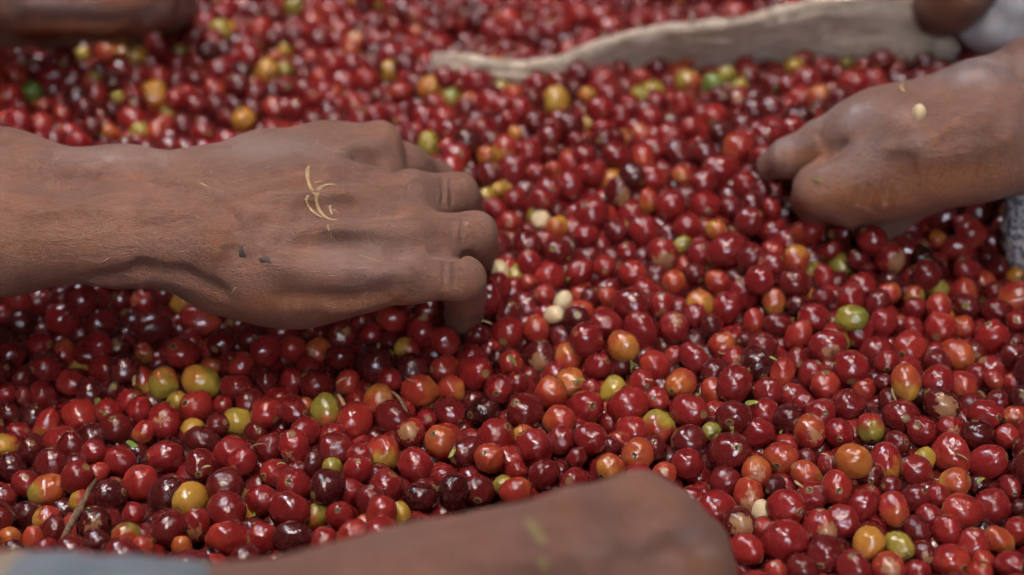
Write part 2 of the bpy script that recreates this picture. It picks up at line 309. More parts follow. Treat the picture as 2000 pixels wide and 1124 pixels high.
# ------------------------------------------------------------------ the cherries one can pick out in the photograph
# per tile: (left, top, scale), then "x,y,diameter,colour[,e<ratio>@<angle>][,n<x>:<y> navel][,p<x>:<y> torn patch][,f lifted]"
TILES = [
((0, 560, 3.746), """290,115,190,d 455,235,235,r 155,270,200,D 735,270,235,d 890,95,170,d 1060,110,200,b,p1005:70 1355,110,190,yo 1465,245,245,bo,e1.25@175 1650,190,150,d
1110,310,255,D,e1.25@10 1620,415,200,d 300,430,195,r 470,490,165,ro,e1.4@95 85,500,190,d 630,500,155,d,e1.3@170 870,460,170,d,p865:420 1050,485,140,o 1330,490,230,b,n1300:440
750,600,200,r,e1.25@170,n825:610 1545,575,130,oy 1760,580,180,b,e1.2@60 1045,690,175,mo,e1.3@110 1195,700,200,yr 1475,700,235,gy,e1.2@150 515,705,190,b,e1.1@160 310,800,200,r 820,770,190,D
950,840,180,r 590,945,250,b 345,1000,180,m,e1.4@70 1440,885,230,b,n1390:850 1300,840,150,g 1730,735,200,d,e1.2@170 1730,985,195,Y 1205,985,230,r,p1215:950 1015,900,180,r 850,1040,220,d
1410,1035,140,y 1590,1010,170,d 1055,1060,165,m 60,920,150,D 25,200,150,r 50,780,150,r 180,800,150,d 1630,870,140,r 1400,390,170,r"""),
((0, 824, 3.746), """40,190,190,mo,n15:175 230,200,200,D 520,190,200,d,e1.25@90 90,330,200,D 870,290,220,r 1210,260,240,r,e1.2@0,n1115:250 1035,450,240,b,e1.1@110 1480,150,230,D,e1.2@160 1470,320,220,d,n1480:362
1700,235,240,r 1770,300,215,r,n1730:330,f 800,545,250,D 1205,540,230,D,e1.3@60 1395,575,240,Yo 350,510,262,og,f 710,380,150,o 600,590,180,mo 180,460,190,r 1645,480,260,d 1655,650,265,d,e1.2@170,n1735:715
980,680,160,r 1240,780,230,d 1440,760,220,r,p1440:800 925,835,200,go 1670,855,260,bo,e1.25@175,f 690,760,230,D,p720:770 240,860,160,o,e1.3@90 400,800,180,d,e1.3@90 190,690,220,D,e1.2@30 340,710,180,mo
30,560,180,d 70,850,160,o 340,930,160,r 1050,920,160,o 1330,910,140,o 100,930,140,D 700,880,180,D"""),
((400, 600, 3.746), """320,230,170,d,n375:215 440,330,230,r 640,310,200,bo 835,330,190,o,p790:340 990,370,215,d,e1.15@10 560,180,220,d 1000,210,200,d,p1020:180 1210,200,160,r 1370,90,200,b,n1275:80 780,120,170,d
1250,420,270,D 1350,530,180,r 1480,310,160,mo,e1.25@150 1520,460,220,D 1760,255,205,b,f 1760,450,190,ro 1570,610,235,o,e1.15@170,f 1800,600,200,o 1045,550,170,bo,e1.1@70 820,580,240,d 640,540,170,r
760,450,180,r 1270,690,220,o,p1310:660 885,765,225,go,e1.2@95,f 1095,830,245,b,f 450,770,220,b,f 455,540,150,d 740,740,105,o,e1.3@90 1380,810,230,d 1790,770,220,d,e1.2@80,n1860:830 1510,930,220,dp,p1490:900
1620,830,150,r 1730,990,230,bo,n1680:930 640,760,180,d"""),
((400, 780, 3.746), """655,355,240,r,e1.2@80,p620:430,f 745,240,210,r 390,250,190,d,n410:225 470,360,200,d 955,365,230,d,e1.15@5 1305,395,235,mo,e1.1@100,f 1545,490,240,r 1125,515,200,r
510,540,200,r,n455:550 655,640,245,r,n640:595 905,640,240,D,f 415,740,220,r 625,810,270,r,f 1330,650,240,r 1220,750,220,d 1295,835,225,bo,e1.1@90,f 800,870,190,og 985,850,200,r,n985:800
1580,720,215,D,e1.15@0 1750,570,160,r 425,1010,220,r 640,1020,250,D,e1.2@10 1090,990,210,bo 1820,680,230,D,e1.2@90 1070,680,180,r 790,470,150,D,e1.5@80 930,500,150,g 1175,915,120,o 870,1040,180,r 1440,840,100,y"""),
((800, 600, 3.746), """720,190,220,b 930,170,190,bo,e1.1@100 500,210,170,d 1060,60,150,w 1220,90,195,Dp,e1.2@95,p1230:190 1430,130,210,r 1690,170,240,r,e1.25@120 1560,290,220,yo,e1.1@130,f 1165,370,205,o 740,420,190,bo
960,360,220,Dp,p950:410 640,370,130,D 1375,430,190,r,n1430:395 1545,430,150,d 1790,430,200,bo 475,480,240,r 450,380,200,r 655,600,210,r,n640:620,f 780,560,170,r,n785:515 1030,630,235,bo,n1070:520,f 1170,560,220,o,n1215:540
1330,600,150,r 1495,610,190,yg,e1.15@80 1600,730,270,r,f 1700,560,190,b,n1725:575 1810,680,180,b,n1780:660 1820,880,240,gr,n1800:960 845,770,260,d,n780:700,f 545,760,220,D,n460:780 630,950,260,r,f 910,1030,270,r,f 1290,740,250,r
1095,830,220,o 1110,980,200,r 1320,970,230,r,f 835,940,150,oy 1540,980,160,bo 1670,1080,240,bo,n1635:1070,f 1470,850,150,r 425,1070,230,d 590,1110,220,bo,n550:1060 1790,1040,180,d,n1780:985 1470,1020,140,d 1220,1110,150,r"""),
((1200, 560, 3.746), """435,300,210,r,p440:240 590,210,160,r 625,130,190,yo,e1.1@100 820,150,210,r 1165,110,175,oy,e1.25@95 1020,260,165,bo,e1.2@90 1190,280,170,d 940,60,220,r 1455,230,210,r,e1.15@170 1330,140,150,D 1530,90,150,d 1730,90,200,r
1735,230,190,yg,e1.35@5,n1850:215,f 1345,360,190,bo,e1.3@60 1555,440,235,r,e1.2@10,p1530:490 1790,330,190,r 785,430,180,o,n860:380 580,520,205,r,e1.3@80,p640:430 440,500,130,bo 870,540,170,r,p900:560 1040,560,220,D
1230,630,180,bo,e1.3@80 1330,540,150,r,p1330:570 1730,590,240,r,f 480,710,210,o 730,630,180,d 880,720,245,r,f 1125,775,215,r,f 1545,730,215,bo,f 1450,650,210,r 730,780,180,o 870,960,250,d,f 545,910,250,r,f
1500,930,220,r,n1510:915,f 1275,970,220,D 1710,870,240,d,e1.1@170,f 1430,1060,230,bo,p1450:1080,f 1640,1070,200,r 1040,1070,235,r,e1.1@0 710,1060,120,g 1390,860,160,r 1820,750,180,bo 960,390,120,d 700,300,150,D 345,130,190,r,p330:200"""),
((1500, 560, 3.746), """845,270,180,r 880,50,170,o 1070,70,150,go 1240,20,150,yg 1080,160,150,r 1265,300,220,bo,f 1430,300,170,bo 1450,150,190,d 1680,190,200,d,e1.2@150 1640,370,240,r,f 1810,80,220,bo 1040,450,250,b,e1.1@150,n960:490,f 1060,310,150,r
1390,500,220,o,n1460:570 1240,560,190,d 870,560,180,r 1010,700,215,oy,e1.3@95,f 730,780,180,bo,e1.3@140,n810:800 1240,700,220,r 1430,720,180,bo,n1390:780 1530,650,170,r 1650,680,140,bo 1790,720,140,r 1270,870,245,Dp,e1.2@135,p1290:900,f
1680,840,170,d 1590,940,230,r,n1640:945 1820,970,190,bo 750,1040,205,rg,e1.1@90,n740:1110,f 970,950,240,r 1130,1060,220,r 1330,1040,180,r,p1330:1070 1530,1080,220,D 1750,1100,180,b 800,120,170,d 1420,30,180,bo 1650,30,110,d
1820,420,150,d 1800,520,200,d 900,840,180,d 1100,800,150,D 850,700,130,d"""),
((1300, 780, 3.746), """155,470,225,r 175,310,235,d 465,390,290,d,n495:345,f 660,540,225,o,p660:530 845,430,235,bo,n795:475 1030,560,210,oy 1370,455,255,O,e1.1@160,f 1250,650,235,b,n1240:650,f 1080,720,250,r,n1030:650
430,610,230,d 605,700,230,bo,p600:720 880,790,265,r,f 530,920,255,Dp,p540:900,f 370,810,270,r 700,820,150,w 1130,950,250,rp,p1170:970,f 870,1040,300,r,f 1290,900,235,r,e1.15@135 1430,780,230,r 730,960,180,bo
190,750,190,r 590,1100,220,b 1030,430,130,d 1190,480,160,r 1500,560,190,d 800,640,140,D"""),
((1500, 824, 3.746), """860,300,230,ry,n870:420 1090,360,215,r,e1.15@140 1340,240,265,bo,n1410:370,f 1610,300,240,b,f 1750,160,215,b,e1.3@140,n1815:215 1150,270,150,y 1365,450,210,oy 920,640,225,bo,e1.2@100,n935:740,f 1065,560,190,d,n1110:510
1240,540,160,r 1425,650,260,bo,e1.2@170,f 1640,620,240,r,e1.1@140,n1690:735 1770,480,180,r,e1.2@60,n1770:510 735,890,220,yo,e1.1@80,f 955,910,215,Yg,e1.2@120,n990:935,f 1090,790,190,d,n1110:850 1310,800,210,b,e1.15@95,f
1500,910,250,b,e1.1@90 1690,870,200,oy,e1.25@140 1340,1030,260,bo,n1400:1050,f 1130,970,170,d,p1140:990 880,1080,240,bo,p860:1050 625,1070,250,r 1770,1060,220,r 1570,1020,160,o 1820,800,180,bo 420,970,260,d 250,1090,240,d
60,1100,140,bo 1180,700,180,r 940,160,180,d,n980:140 900,470,150,d 1840,640,120,D 1550,1110,180,o 1100,1110,180,r 1540,470,140,D"""),
((900, 860, 4.0), """130,400,250,d 210,190,240,bo,n190:90 430,240,160,r 650,270,240,d,n535:310,f 905,200,205,d,e1.15@95 1170,225,220,o,n1100:275,f 890,345,230,r 430,405,220,bo 330,350,140,g 1590,265,190,o"""),
((940, 300, 3.746), """435,490,160,w 135,865,150,w,f 555,540,150,oy 800,150,185,r,e1.2@170 640,240,190,r 810,440,240,r,f 990,20,190,r 1190,30,190,bo 1245,180,190,b 1465,160,140,o 1215,350,150,o,e1.3@95 1380,380,220,r,f 1620,220,220,r,f
1740,120,190,r 1630,380,210,r,n1650:430 1190,570,220,r,f 1505,540,190,r,e1.1@20 1000,290,190,Dp,p1050:330 990,570,180,d 765,600,160,r 560,720,200,d 335,670,220,d 350,800,170,r 500,900,190,b 720,870,190,r,f 905,830,170,b,f
1110,880,200,b,f 1065,730,160,r 1320,740,220,dp,p1330:800 1460,670,120,yg,e1.5@40 1600,740,190,r,n1620:690 1560,880,160,d 1800,710,250,r,f 1720,560,150,yo 1405,940,165,o,f 1725,940,170,bo,f 600,1080,140,w 800,1050,150,D 930,1050,140,o
460,1030,150,bo 340,940,120,bo 240,340,150,r 100,400,150,r 130,260,100,y 40,310,110,y 40,20,150,yo 220,120,200,r 400,140,150,r 530,110,110,o 1820,400,170,d 210,500,150,bo"""),
((1500, 380, 3.746), """290,270,210,bo,f 540,280,210,d 205,480,195,oy,e1.1@95 450,410,140,r 650,480,140,d 410,610,150,r,e1.4@100 880,460,230,rp,p920:510 1040,260,190,d 1270,170,190,d 1380,400,200,b,e1.25@15,f 1240,330,130,o 1120,460,170,B
1235,650,165,yg,e1.1@90 1430,680,190,bo 1450,560,190,r 1670,540,180,d 1530,130,210,D 1720,240,170,r 1750,410,80,G 1820,600,140,yo 1600,470,120,D 30,260,190,r 20,100,150,b 60,640,110,d 1040,610,120,r 130,260,90,d"""),
((1000, 100, 3.746), """320,370,205,Y,e1.1@90,f 545,330,130,oy 940,330,140,g 1060,370,150,r 1290,230,190,og 1470,240,150,G 1570,180,130,yg 1660,260,110,yg 1660,710,225,bo,f 1220,740,210,d,f 770,720,200,b,f 970,740,190,bo,f 1470,480,190,bo 1300,560,140,b
1240,400,160,bo 1010,490,170,r 790,480,170,r 560,540,130,y 1650,360,170,r,p1650:360 1060,110,160,r 790,130,140,d 940,190,130,b 1480,70,130,d 1290,70,120,bo 1150,230,120,r 1700,980,180,r,e1.15@90,f 20,600,100,yo 270,760,150,d 470,650,130,r 950,620,150,o"""),
((0, 60, 4.0), """1050,220,190,yo 1200,510,210,yo,f 1905,700,180,yo 1325,660,120,yg 1030,690,190,b 1580,800,180,r 750,490,180,b 410,370,200,r,e1.3@30 250,470,140,G 130,350,170,o 640,190,120,g 830,170,170,o 930,525,110,yg 1225,800,160,bo 1540,600,180,d
1430,750,180,d 1720,300,180,r 1550,240,130,o 1380,420,150,d 1530,380,140,d 1670,460,150,bo 1370,250,150,r 1400,170,100,g 730,380,130,go 880,620,150,D 720,750,160,d 330,740,180,b 490,650,140,bo 870,800,130,o 150,590,130,d 350,580,120,bo 1190,270,120,d 1770,680,150,d 1780,880,200,r"""),
((400, 0, 3.746), """665,55,170,yg 450,520,170,Y,f 1360,520,150,y 1650,640,160,yo 1640,1060,165,yg,e1.2@85 795,170,160,bo 410,210,160,bo 920,90,150,b 840,300,160,d 1075,360,130,o 585,370,110,y 585,510,110,yg 690,480,130,d 520,420,110,o 1180,580,170,b 1010,600,160,b
840,570,150,bo 1100,780,140,bo,p1100:790 800,730,150,r 580,650,140,d 500,790,150,bo 660,810,160,r 800,900,160,d 380,690,150,d 1800,720,140,yg 1430,680,150,bo 1260,700,120,d 1380,820,120,r 1400,210,150,b 1550,240,110,o 1785,180,120,r 1150,60,120,d 1280,40,90,g 780,430,110,bo 960,670,90,o"""),
((1300, 60, 3.746), """935,260,130,y 1035,370,190,r 1230,200,150,r 1370,390,190,b 780,400,170,d 780,570,180,d 690,220,170,d 990,500,180,bo 1240,330,130,r 1330,240,90,g 1440,260,110,ro 560,680,150,d 1660,300,130,bo 1820,290,110,D 790,1030,160,D,f 505,-110,200,bo,f"""),
]
# colour -> (body ripeness, tip ripeness)
RC = {'d': (.80, .78), 'D': (.88, .90), 'r': (.70, .69), 'b': (.62, .60), 'bo': (.605, .50), 'o': (.52, .40), 'O': (.385, .35), 'oy': (.47, .28), 'yo': (.30, .40), 'y': (.24, .20), 'Y': (.245, .27), 'yg': (.17, .12), 'Yg': (.16, .15),
      'g': (.135, .17), 'gy': (.15, .30), 'gr': (.12, .58), 'go': (.11, .50), 'og': (.44, .12), 'G': (.0, .03), 'm': (.60, .34), 'mo': (.56, .22), 'rg': (.58, .11), 'ry': (.66, .30), 'ro': (.60, .46), 'yr': (.20, .44),
      'Yo': (.26, .34), 'dp': (.78, .62), 'Dp': (.88, .86), 'rp': (.66, .60), 'B': (1, 1), 'w': (.3, .3)}
CNAME = {'d': 'dark red', 'D': 'maroon', 'r': 'red', 'b': 'bright red', 'bo': 'orange-red', 'o': 'orange', 'O': 'pale orange', 'oy': 'yellowish orange', 'yo': 'yellow-orange', 'y': 'pale yellow', 'Y': 'yellow', 'yg': 'greenish yellow', 'Yg': 'lime yellow',
         'g': 'olive green', 'gy': 'green and orange', 'gr': 'olive and red', 'go': 'olive brown', 'og': 'orange and olive', 'G': 'green', 'm': 'red and orange', 'mo': 'red and yellow', 'rg': 'red and green', 'ry': 'red with yellow base', 'ro': 'red-orange', 'yr': 'yellow and red',
         'Yo': 'golden', 'dp': 'dark red torn', 'Dp': 'maroon torn', 'rp': 'red torn', 'B': 'black', 'w': 'cream'}
# things of the photograph that a cherry can be found by: name, x, y
MARKS = [('the curled little finger', 905, 610), ('the brown twig', 152, 1000), ('the bottom knuckle', 1265, 925), ('the tip of the bottom hand', 1420, 1060),
         ('the blue striped sleeve', 240, 1090), ('the right fingertips', 1690, 445), ('the right thumb tip', 1490, 320), ('the sack edge', 1100, 165), ('the grey woollen cloth', 1975, 450), ('the left wrist', 330, 570), ('the heel of the left hand', 600, 620), ('the left ring fingertip', 965, 470), ('the left index knuckle', 745, 255), ('the fist at the top left', 200, 85)]
# cherries with a label of their own (photo x, y, label, phrase others are found by or None)
OWN = [(462, 823, 'small bright yellow coffee cherry lying alone among dark red ones', 'the small bright yellow cherry'), (394, 747, 'lumpy green and orange coffee cherry, larger of the paired greenish ones', 'the lumpy green cherry'),
       (319, 747, 'smaller yellow and red cherry paired with the lumpy green one', None), (372, 977, 'golden coffee cherry with black marks on its upper left', 'the golden cherry'), (93, 960, 'large orange and olive coffee cherry left of the brown twig', 'the large orange cherry'),
       (446, 1052, 'big glossy orange-red oval cherry above the blurred forearm at lower left', 'the big orange-red oval cherry'), (575, 866, 'red coffee cherry with a torn yellow patch at its lower left', 'the cherry with the yellow patch'),
       (803, 848, 'dark cherry with ragged yellow bare patch on top', 'the cherry with ragged yellow top'), (1216, 677, 'yellow-orange coffee cherry with a forked green stalk below it', 'the cherry with the forked stalk'), (1056, 696, 'maroon cherry with a round sunken crater rimmed in tan', 'the cratered maroon cherry'),
       (1283, 835, 'round olive and red cherry below the middle of the heap', 'the round olive cherry'), (1212, 917, 'orange cherry with a black shrivelled spot just above the bottom knuckle', 'the orange cherry with the black spot'), (1246, 888, 'bright orange-red cherry showing its navel, right above the bottom knuckle', None),
       (1666, 901, 'large pale orange oval coffee cherry with tiny black nicks', 'the pale orange oval cherry'), (1696, 1062, 'yellow-orange cherry beside the lime yellow one near the lower right', 'the yellow-orange cherry at the lower right'), (1755, 1067, 'lime yellow oval coffee cherry with a stalk scar, near the lower right', 'the lime yellow cherry'),
       (1700, 838, 'red cherry with green-yellow lower end, upright', 'the red and green cherry'), (1839, 792, 'torn maroon cherry split open over a cream bean', 'the split maroon cherry'), (1441, 1026, 'hollow torn maroon cherry beside the bottom hand', 'the hollow torn cherry'), (1601, 1034, 'split red cherry with ragged tan skin around a hole', 'the ragged split red cherry'),
       (1663, 621, 'pointed greenish yellow cherry with a green tip to the right', 'the pointed greenish cherry'), (1443, 290, 'orange-red cherry with yellow lower side above the thumb tip', 'the cherry above the thumb tip'), (1085, 199, 'plump yellow coffee cherry just below the sack edge', 'the plump yellow cherry'), (1393, 165, 'bright green unripe cherry below the sack edge', 'the bright green cherry'),
       (300, 187, 'blurred yellow-orange cherry below the top left fist', 'the blurred yellow-orange cherry'), (520, 139, 'blurred yellow cherry between the top left fist and sack', 'the blurred yellow cherry'), (837, 283, 'upright greenish yellow cherry beside the straw-flecked index knuckle', 'the upright greenish cherry'), (1432, 31, 'orange-red cherry resting on the back of the sack edge', 'the cherry on the sack'),
       (1126, 624, 'dark torn cherry with frayed tan lower end in mid heap', 'the frayed dark cherry'), (1799, 503, 'blackened shrivelled cherry below the wet right hand', 'the blackened cherry'), (391, 625, 'orange-red cherry with yellow right tip below the wrist', 'the cherry under the wrist'), (636, 803, 'upright olive brown coffee cherry with a thin dry stalk', 'the olive brown cherry'), (692, 821, 'bright red round cherry in front of the olive brown one', None),
       (748, 886, 'red and yellow upright cherry left of the ragged yellow one', None), (869, 668, 'bright red cherry just below the curled little finger', None), (819, 763, 'glowing orange oval cherry in the middle of the heap', 'the glowing orange oval cherry'), (745, 1003, 'orange-red upright cherry at the edge of the blurred forearm', None)]
# ------------------------------------------------------------------ setting: ground
def build_ground():
    xs = np.concatenate([[-30, -6, -1.5], np.linspace(-.75, .75, 41), [1.5, 6, 30]])
    ys = np.concatenate([[-30, -6, -.8], np.linspace(.05, 1.5, 41), [2.2, 7, 30]])
    X, Y = np.meshgrid(xs, ys, indexing='ij')
    f = np.clip((.75 - np.abs(X)) / .2, 0, 1) * np.clip((1.5 - Y) / .2, 0, 1) * np.clip((Y - .05) / .15, 0, 1)
    Z = (heap(X, Y) - .030) * f - .06 * (1 - f)
    nx, ny = X.shape
    idx = np.arange(nx * ny).reshape(nx, ny)
    F = np.stack([idx[:-1, :-1], idx[1:, :-1], idx[1:, 1:], idx[:-1, 1:]], -1).reshape(-1, 4)
    o = link('ground', mesh_np('ground', np.stack([X, Y, Z], -1).reshape(-1, 3), F), M['ground']); o['kind'] = 'structure'
build_ground()

# added unseen blocker: it shades the heap, its openings shape the highlights
def slab(name, lo, hi):
    V = [(x, y, z) for x in (lo[0], hi[0]) for y in (lo[1], hi[1]) for z in (lo[2], hi[2])]
    F = [(0, 1, 3, 2), (4, 6, 7, 5), (0, 4, 5, 1), (2, 3, 7, 6), (0, 2, 6, 4), (1, 5, 7, 3)]
    return V, F
def build_light_blocker():
    boxes = []
    z0, z1 = 2.2, 2.24
    # openings cut to place the highlights: (x0, x1, y0, y1); the blocker is laid in strips round them
    gaps = [(-1.32, -.70, 1.30, 1.90), (-.94, -.70, .86, 1.10), (-.64, -.42, .42, .64), (-.38, -.14, -.06, .16), (-.06, .20, -.56, -.32), (.45, .80, .70, .95)]
    ys = sorted({-1.5, 5.0, *[g[2] for g in gaps], *[g[3] for g in gaps]})
    for y0, y1 in zip(ys[:-1], ys[1:]):
        cuts = sorted((g[0], g[1]) for g in gaps if g[2] <= y0 and g[3] >= y1)
        x = -4.0
        for a0, a1 in cuts: boxes.append(((x, y0, z0), (a0, y1, z1))); x = a1
        boxes.append(((x, y0, z0), (4.0, y1, z1)))
    boxes.append(((-4.1, -1.5, -.06), (-4, 5, z1))); boxes.append(((4, -1.5, -.06), (4.1, 5, z1)))
    boxes.append(((-4.1, 5, -.06), (4.1, 5.1, z1)))
    ox0, ox1, oz0, oz1 = -.20, .80, 1.20, 1.70           # opening made behind the camera for the lower highlight
    boxes.append(((-4.1, -1.6, -.06), (ox0, -1.5, z1))); boxes.append(((ox1, -1.6, -.06), (4.1, -1.5, z1)))
    boxes.append(((.16, -1.58, oz0), (.28, -1.52, oz1))); boxes.append(((ox0, -1.6, -.06), (ox1, -1.5, oz0))); boxes.append(((ox0, -1.6, oz1), (ox1, -1.5, z1)))
    V, F = [], []
    for lo, hi in boxes:
        v, f = slab('', lo, hi); n = len(V); V += v; F += [tuple(i + n for i in q) for q in f]
    o = link('light_blocker', mesh_np('light_blocker', V, F, False), M['blocker']); o['kind'] = 'structure'
build_light_blocker()

# ------------------------------------------------------------------ hands: implicit surfaces turned into one continuous mesh each
def J(px, py, h, rpx):
    """joint seen at (px,py), h mm above the heap, with an apparent radius of rpx photo pixels -> xyz, r in mm"""
    p = U(px, py, h); return np.array([*(p * 1000.0), rpx * depth(p) / FPX * 1000.0])
def sd_cap(P, a, b):
    ba = b[:3] - a[:3]; pa = P - a[:3].astype(np.float32); L = float(ba @ ba)
    t = np.clip((pa @ ba.astype(np.float32)) / L, 0, 1) if L > 1e-9 else np.zeros(P.shape[:-1], np.float32)
    q = pa - t[..., None] * ba.astype(np.float32)
    return np.sqrt(np.einsum('...i,...i->...', q, q)) - (a[3] + (b[3] - a[3]) * t).astype(np.float32)
def smin(a, b, k):
    h = np.clip(k - np.abs(a - b), 0, None) / k
    return np.minimum(a, b) - h * h * k * .25
class Hand:
    def __init__(s): s.parts = []          # (op, chain of joints, k)
    def add(s, k, *js):
        for a, b in zip(js[:-1], js[1:]): s.parts.append(('+', a, b, k))
        return s
    def ball(s, k, j): s.parts.append(('+', j, j, k)); return s
    def cut(s, k, *js):
        for a, b in zip(js[:-1], js[1:]): s.parts.append(('-', a, b, k))
        return s
    def eval(s, P):
        P = np.asarray(P, np.float32); d = None
        for op, a, b, k in s.parts:
            e = sd_cap(P, a, b)
            if d is None: d = e
            elif op == '+': d = smin(d, e, k)
            else: d = -smin(-d, e, k)
        return d
    def hit(s, px, py, lo=.30, hi=1.3):
        d = ray(px, py); lam = np.linspace(lo, hi, 4000)
        v = s.eval((CAM + d * lam[:, None]) * 1000.0); i = np.argmax(v < 0)
        return CAM + d * lam[i] if v[i] < 0 else None
def S(H, px, py, sink, rpx):
    """ball on the skin of H seen at (px,py): its centre sink mm below the surface"""
    p = H.hit(px, py); d = ray(px, py); d = d / np.linalg.norm(d)
    if p is None: p = U(px, py, 40)
    q = p + d * sink / 1000.0
    return np.array([*(q * 1000.0), rpx * depth(q) / FPX * 1000.0])
def detail(H, lines, sink, k, rpx, op='+'):
    """tendons, veins, folds: chains laid on the finished skin"""
    new = []
    for pts in lines:
        js = [S(H, x, y, sink, rpx if len(t) == 0 else t[0]) for x, y, *t in pts]
        new += [(op, a, b, k) for a, b in zip(js[:-1], js[1:])] if len(js) > 1 else [(op, js[0], js[0], k)]
    H.parts += new
def surface_nets(f, org, vox):
    s = f < 0; nx, ny, nz = f.shape
    c = [s[i:nx - 1 + i, j:ny - 1 + j, k:nz - 1 + k] for i in (0, 1) for j in (0, 1) for k in (0, 1)]
    n = sum(x.astype(np.int8) for x in c); act = (n > 0) & (n < 8)
    I = np.argwhere(act); vid = -np.ones(act.shape, np.int64); vid[act] = np.arange(len(I))
    acc = np.zeros((len(I), 3)); cnt = np.zeros(len(I))
    offs = [(i, j, k) for i in (0, 1) for j in (0, 1) for k in (0, 1)]
    for ai, a in enumerate(offs):
        for b in offs[ai + 1:]:
            if sum(abs(p - q) for p, q in zip(a, b)) != 1: continue
            fa = f[I[:, 0] + a[0], I[:, 1] + a[1], I[:, 2] + a[2]]; fb = f[I[:, 0] + b[0], I[:, 1] + b[1], I[:, 2] + b[2]]
            m = (fa < 0) != (fb < 0)
            t = np.where(m, fa / np.where(m, fa - fb, 1), 0)
            pt = np.array(a) + t[:, None] * (np.array(b) - np.array(a))
            acc += pt * m[:, None]; cnt += m
    V = (I + acc / cnt[:, None]) * vox + org
    Q = []
    for ax in range(3):
        sh = [slice(None)] * 3; sh2 = [slice(None)] * 3; sh[ax] = slice(0, -1); sh2[ax] = slice(1, None)
        a, b = s[tuple(sh)], s[tuple(sh2)]; E = np.argwhere(a != b); inside = a[tuple(E.T)]
        u, v = (ax + 1) % 3, (ax + 2) % 3
        ok = (E[:, u] > 0) & (E[:, v] > 0) & (E[:, u] < f.shape[u] - 1) & (E[:, v] < f.shape[v] - 1)
        E, inside = E[ok], inside[ok]
        def cell(du, dv):
            e = E.copy(); e[:, u] += du; e[:, v] += dv; return vid[tuple(e.T)]
        q = np.stack([cell(-1, -1), cell(0, -1), cell(0, 0), cell(-1, 0)], 1)
        q[~inside] = q[~inside][:, ::-1]
        Q.append(q)
    return V, np.concatenate(Q)
def hand_mesh(name, H, vox, rough=.25, warm=None, wet=None):
    pts = np.array([np.concatenate([p[1], ]) for p in H.parts if p[0] == '+'] + [p[2] for p in H.parts if p[0] == '+'])
    lo = (pts[:, :3] - pts[:, 3:]).min(0) - 12; hi = (pts[:, :3] + pts[:, 3:]).max(0) + 12
    n = np.ceil((hi - lo) / vox).astype(int) + 1
    ax = [lo[i] + np.arange(n[i]) * vox for i in range(3)]
    f = np.empty(n, np.float32)
    for i in range(0, n[0], 24):                         # slabs keep the memory small
        P = np.stack(np.meshgrid(ax[0][i:i + 24], ax[1], ax[2], indexing='ij'), -1)
        f[i:i + 24] = H.eval(P)
    V, F = surface_nets(f, lo, vox)
    Vm = V.astype(np.float64)
    # slight unevenness of flesh, in the geometry
    for k, (fr, am) in enumerate(((.05, .9), (.13, .45), (.31, .2))):
        ph = Vm * fr + k * 3.1
        dz = np.sin(ph[:, 0] + 1.7 * np.sin(ph[:, 1] * 1.3)) * np.cos(ph[:, 1] * 1.1 + np.sin(ph[:, 2] * 1.7 + ph[:, 0]))
        g = np.stack([np.sin(ph[:, 1] * .7), np.cos(ph[:, 0] * .6), np.ones(len(V))], 1); g /= np.linalg.norm(g, axis=1)[:, None]
        Vm += g * (dz * am * rough)[:, None]
    me = mesh_np(name, Vm / 1000.0, F)
    a = me.attributes.new('warm', 'FLOAT', 'POINT')
    w = np.zeros(len(V), np.float32)
    if warm is not None: w = warm(Vm).astype(np.float32)
    a.data.foreach_set('value', w)
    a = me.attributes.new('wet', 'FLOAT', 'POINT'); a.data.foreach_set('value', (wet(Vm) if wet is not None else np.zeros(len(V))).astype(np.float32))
    return me

# the sorter on the left: right hand, back up, fingers raking into the heap
h1 = Hand(); K = 20
h1.add(K, J(-170, 348, 74, 88), J(0, 352, 74, 85), J(250, 372, 72, 70), J(430, 372, 70, 60))
h1.add(K, J(-170, 476, 70, 90), J(0, 473, 70, 88), J(250, 470, 68, 76), J(415, 488, 66, 64))
h1.add(10, J(150, 516, 50, 36), J(300, 522, 48, 32), J(420, 550, 48, 34), J(540, 566, 48, 42))
h1.add(26, J(430, 368, 70, 62), J(520, 330, 70, 56)); h1.add(26, J(430, 400, 72, 62), J(520, 395, 74, 56))
h1.add(26, J(420, 470, 68, 62), J(520, 465, 70, 58)); h1.add(22, J(420, 500, 62, 64), J(520, 545, 56, 62))
h1.add(26, J(560, 360, 72, 54), J(680, 340, 72, 46), J(750, 340, 68, 40)); h1.add(26, J(560, 430, 74, 54), J(690, 420, 74, 48), J(780, 416, 71, 40)); h1.add(26, J(560, 505, 66, 56), J(690, 502, 66, 50), J(770, 500, 63, 42))
h1.add(20, J(520, 325, 70, 54), J(640, 305, 72, 46), J(735, 290, 72, 40))      # metacarpals
h1.add(14, J(520, 395, 74, 56), J(660, 385, 76, 46), J(800, 378, 74, 38))
h1.add(14, J(520, 465, 70, 58), J(670, 460, 74, 48), J(812, 458, 72, 38))
h1.add(14, J(520, 545, 56, 62), J(670, 545, 62, 58), J(800, 545, 60, 42))
h1.add(16, J(450, 552, 48, 42), J(600, 568, 48, 46), J(720, 562, 46, 40))      # edge of the palm
h1.add(14, J(560, 330, 55, 48), J(650, 345, 40, 46), J(720, 385, 22, 40), J(790, 430, 6, 34))   # thumb, tucked under
h1.add(5, J(735, 288, 70, 36), J(800, 322, 62, 35), J(850, 350, 45, 34), J(880, 380, 18, 32), J(890, 400, -4, 28))       # index
h1.add(7, J(800, 378, 72, 42), J(894, 379, 66, 39)); h1.add(4, J(894, 379, 66, 39), J(908, 396, 40, 34), J(918, 420, 12, 29), J(912, 440, -8, 25))
